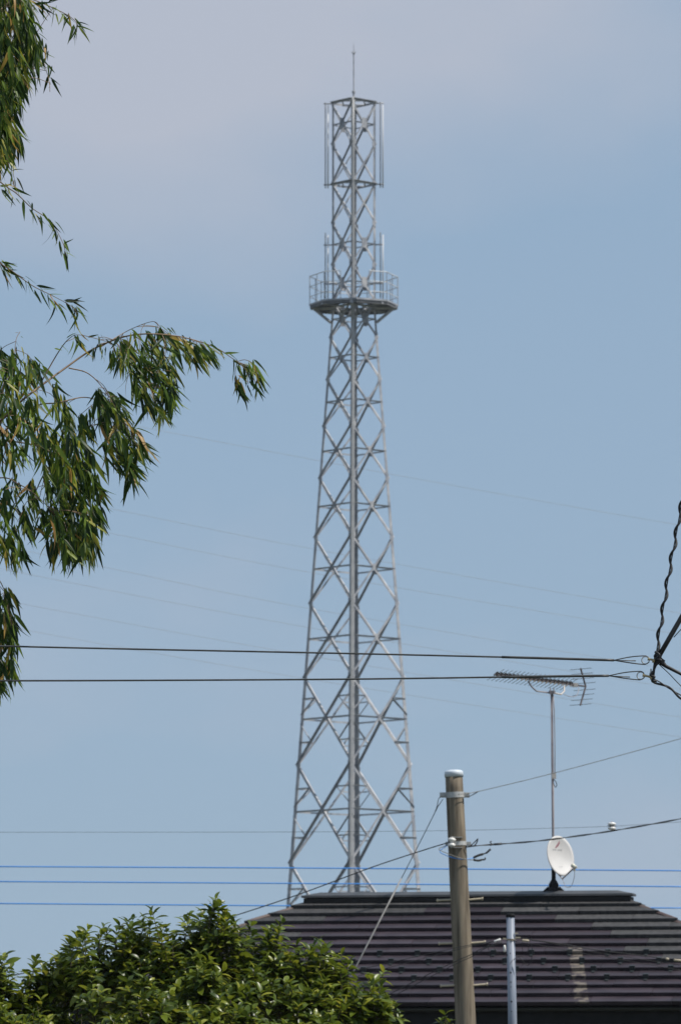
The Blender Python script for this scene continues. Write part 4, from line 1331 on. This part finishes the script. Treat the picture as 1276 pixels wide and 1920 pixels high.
# ------------------------------------------------------------------ evergreen shrub
UY = 27.0
us = S(UY)
def U(x, y, dy=0.0): return P(x, y, UY + dy)
ur = random.Random(23)
geos_u = [leaf_geo(wd, cu, fo, 6, 1.05, .62, 0.0) for wd, cu, fo in ((.44, .30, .16), (.40, .45, .10), (.47, .16, .22), (.38, .58, .2))]
OUT = [(-260, 1850), (-160, 1800), (-80, 1812), (5, 1800), (22, 1836), (46, 1856), (62, 1812), (90, 1790), (140, 1756), (180, 1742), (240, 1736), (290, 1722), (326, 1768), (352, 1730),
       (408, 1700), (446, 1750), (500, 1744), (548, 1782), (596, 1772), (632, 1810), (690, 1840), (724, 1856), (742, 1890), (736, 1960), (760, 2060)]
def outline(px):
    for (x0, y0), (x1, y1) in zip(OUT[:-1], OUT[1:]):
        if x0 <= px <= x1:
            return y0 + (y1 - y0) * (px - x0) / (x1 - x0)
    return 2060
sc_ = U(250, 1900)
shrub = thing('evergreen_shrub', (sc_.x, UY, 0), 'broad glossy evergreen shrub filling the lower left corner', 'shrub')
leaves_u = []
stems = MB()
def shoot(tip, direction, npairs, lpx, gap_px):
    d = direction.normalized()
    side = d.cross(Vector((ur.gauss(0, 1), ur.gauss(0, 1), .2))).normalized()
    gap = gap_px * us
    base = tip - d * gap * npairs
    stems.tube([base, tip], [0.0028, 0.0012], 4, cap=False)
    for k in range(npairs):
        p = tip - d * gap * k
        side = Matrix.Rotation(R(80 + ur.uniform(-15, 15)), 3, d) @ side
        grow = 0.68 + 0.32 * min(1, k / 2.0)
        for sg in (-1, 1):
            up = 1.25 - 0.33 * min(k, 3)
            ld = (side * sg + d * up + Vector((ur.gauss(0, .15), ur.gauss(0, .15), ur.gauss(0, .12)))).normalized()
            ln = lpx * us * grow * ur.uniform(.8, 1.2)
            nr = d + Vector((ur.gauss(0, .3), ur.gauss(0, .3), ur.gauss(.2, .2)))
            rank = ln * (1 - .45 * (p.y - UY)) - (5 if p.z < U(0, 1915).z or p.x < U(-5, 0).x else 0)
            leaves_u.append((leaf_matrix(p, ld, nr, ln), ur.randrange(4), rank))
# the crown is built of rounded clumps; its skyline follows OUT in the middle and drops towards front and back
clumps = []
for k in range(40):                            # skyline clumps
    x = -240 + 985 * (k + ur.uniform(.0, 1.)) / 40
    clumps.append((x, outline(x) + ur.uniform(46, 84), ur.uniform(-.2, .25), ur.uniform(22, 40), True))
for k in range(165):                           # clumps down the front and back
    x = ur.uniform(-240, 740)
    dy = ur.uniform(-1.0, .75)
    y = outline(x) + 66 + abs(dy) ** 1.5 * 160 + ur.uniform(0, 45)
    clumps.append((x, y, dy, ur.uniform(26, 46), False))
for (cx, cy, cdy, cr_, top) in clumps:
    cc = U(cx, cy, cdy)
    for _ in range(ur.randint(13, 18)):
        th = ur.uniform(0, 2 * math.pi)
        ph = math.acos(ur.uniform(-.1, 1.0))
        d = Vector((math.sin(ph) * math.cos(th), math.sin(ph) * math.sin(th), math.cos(ph)))
        tip = cc + Vector((d.x, d.y, d.z * 1.1)) * cr_ * us * ur.uniform(.6, 1.15)
        shoot(tip, Vector((d.x * .7, d.y * .7, max(.1, d.z) + .9)), ur.randint(3, 5), ur.choice((20, 23, 26, 29, 32)), ur.uniform(7, 11))
    if top:
        for _ in range(3):
            tx = cx + ur.uniform(-28, 28)
            shoot(U(tx, outline(tx) + ur.uniform(-10, 24), cdy + ur.uniform(-.1, .1)), Vector((ur.gauss(.05, .2), ur.gauss(0, .15), 1)), ur.randint(5, 7), ur.uniform(24, 30), ur.uniform(7.5, 9.5))
# taller shoots that stand out of the skyline
for (x, y) in ((283, 1716), (412, 1698), (392, 1712), (150, 1752), (345, 1728), (505, 1742), (612, 1772), (585, 1790), (20, 1806), (10, 1790), (68, 1803), (130, 1768), (165, 1742), (285, 1706), (268, 1728), (355, 1715), (405, 1684), (398, 1700), (440, 1728), (470, 1735), (528, 1728), (598, 1760), (572, 1775),
               (640, 1788), (718, 1822), (700, 1838), (520, 1740), (225, 1735), (655, 1800)):
    shoot(U(x, y + 2, ur.uniform(-.1, .25)), Vector((ur.gauss(.05, .15), ur.gauss(0, .1), 1)), 7, 29, 8.5)
# lower skirt to the ground, thinner
for _ in range(420):
    a = ur.uniform(0, 2 * math.pi)
    zz = ur.uniform(0.35, U(0, 1960).z)
    rx = 1.45 * (0.75 + .25 * ur.random()); ry = .85 * (0.75 + .25 * ur.random())
    tip = Vector((sc_.x + rx * math.cos(a), UY + ry * math.sin(a), zz))
    shoot(tip, Vector((math.cos(a) * .8, math.sin(a) * .8, .9)), 4, 27, 10)
# trunk and limbs
m = MB()
m.tube([(sc_.x, UY, 0), (sc_.x + .02, UY, .35), (sc_.x, UY, .6)], [.075, .06, .055], 12)
m.build('trunk', M['bark'], shrub, True)
for k in range(26):
    x = -180 + 900 * (k + ur.random()) / 26
    end = U(x, outline(x) + 80 + ur.uniform(0, 60), ur.uniform(-.35, .45))
    st_ = Vector((sc_.x + ur.uniform(-.03, .03), UY + ur.uniform(-.03, .03), .5 + ur.uniform(-.15, .1)))
    mid = st_.lerp(end, .5) + Vector((0.25 * (end.x - st_.x), 0, -.08)) + Vector((ur.gauss(0, .05), ur.gauss(0, .05), 0))
    m = MB(); sm = smooth([st_, mid, end], 6)
    m.tube(sm, [.016 - .0142 * i / (len(sm) - 1) for i in range(len(sm))], 7)
    m.build('limb', M['bark'], shrub, True)
so_ = stems.build('twigs', M['bark'], shrub)
so_['kind'] = 'stuff'
place_leaves(shrub, leaves_u, geos_u, M['bush_leaf'], 300)

# small seedling whose top just shows beside the pole foot
leaves_u = []
stems = MB()
sx_ = U(834, 1912)
sap = thing('sapling', (sx_.x, UY, 0), 'small leafy shoot at the bottom edge just left of the pole', 'plant')
for (x, y, l_) in ((834, 1903, 24), (826, 1914, 20), (842, 1918, 20)):
    shoot(U(x, y, 0), Vector((ur.gauss(0, .12), 0, 1)), 4, l_, 8)
stems.tube(smooth([Vector((sx_.x, UY, 0)), Vector((sx_.x + .02, UY, 1.2)), U(834, 1915)], 5), .006, 6)
stems.build('stem', M['bark'], sap)
place_leaves(sap, leaves_u, geos_u, M['bush_leaf'], 300)

# ------------------------------------------------------------------ summer air
hm = bpy.data.materials.new('summer haze')
hm.use_nodes = True
ht = hm.node_tree
ht.nodes.remove(ht.nodes['Principled BSDF'])
hv = ht.nodes.new('ShaderNodeVolumePrincipled')
hv.inputs['Color'].default_value = (0.80, 0.90, 1.0, 1)
hv.inputs['Density'].default_value = 0.00011
hv.inputs['Anisotropy'].default_value = 0.0
ht.links.new(hv.outputs['Volume'], ht.nodes['Material Output'].inputs['Volume'])
m = MB()
m.box((0, 380, 38.5), (900, 1000, 79))
ho = m.build('haze', hm)
ho['kind'] = 'stuff'
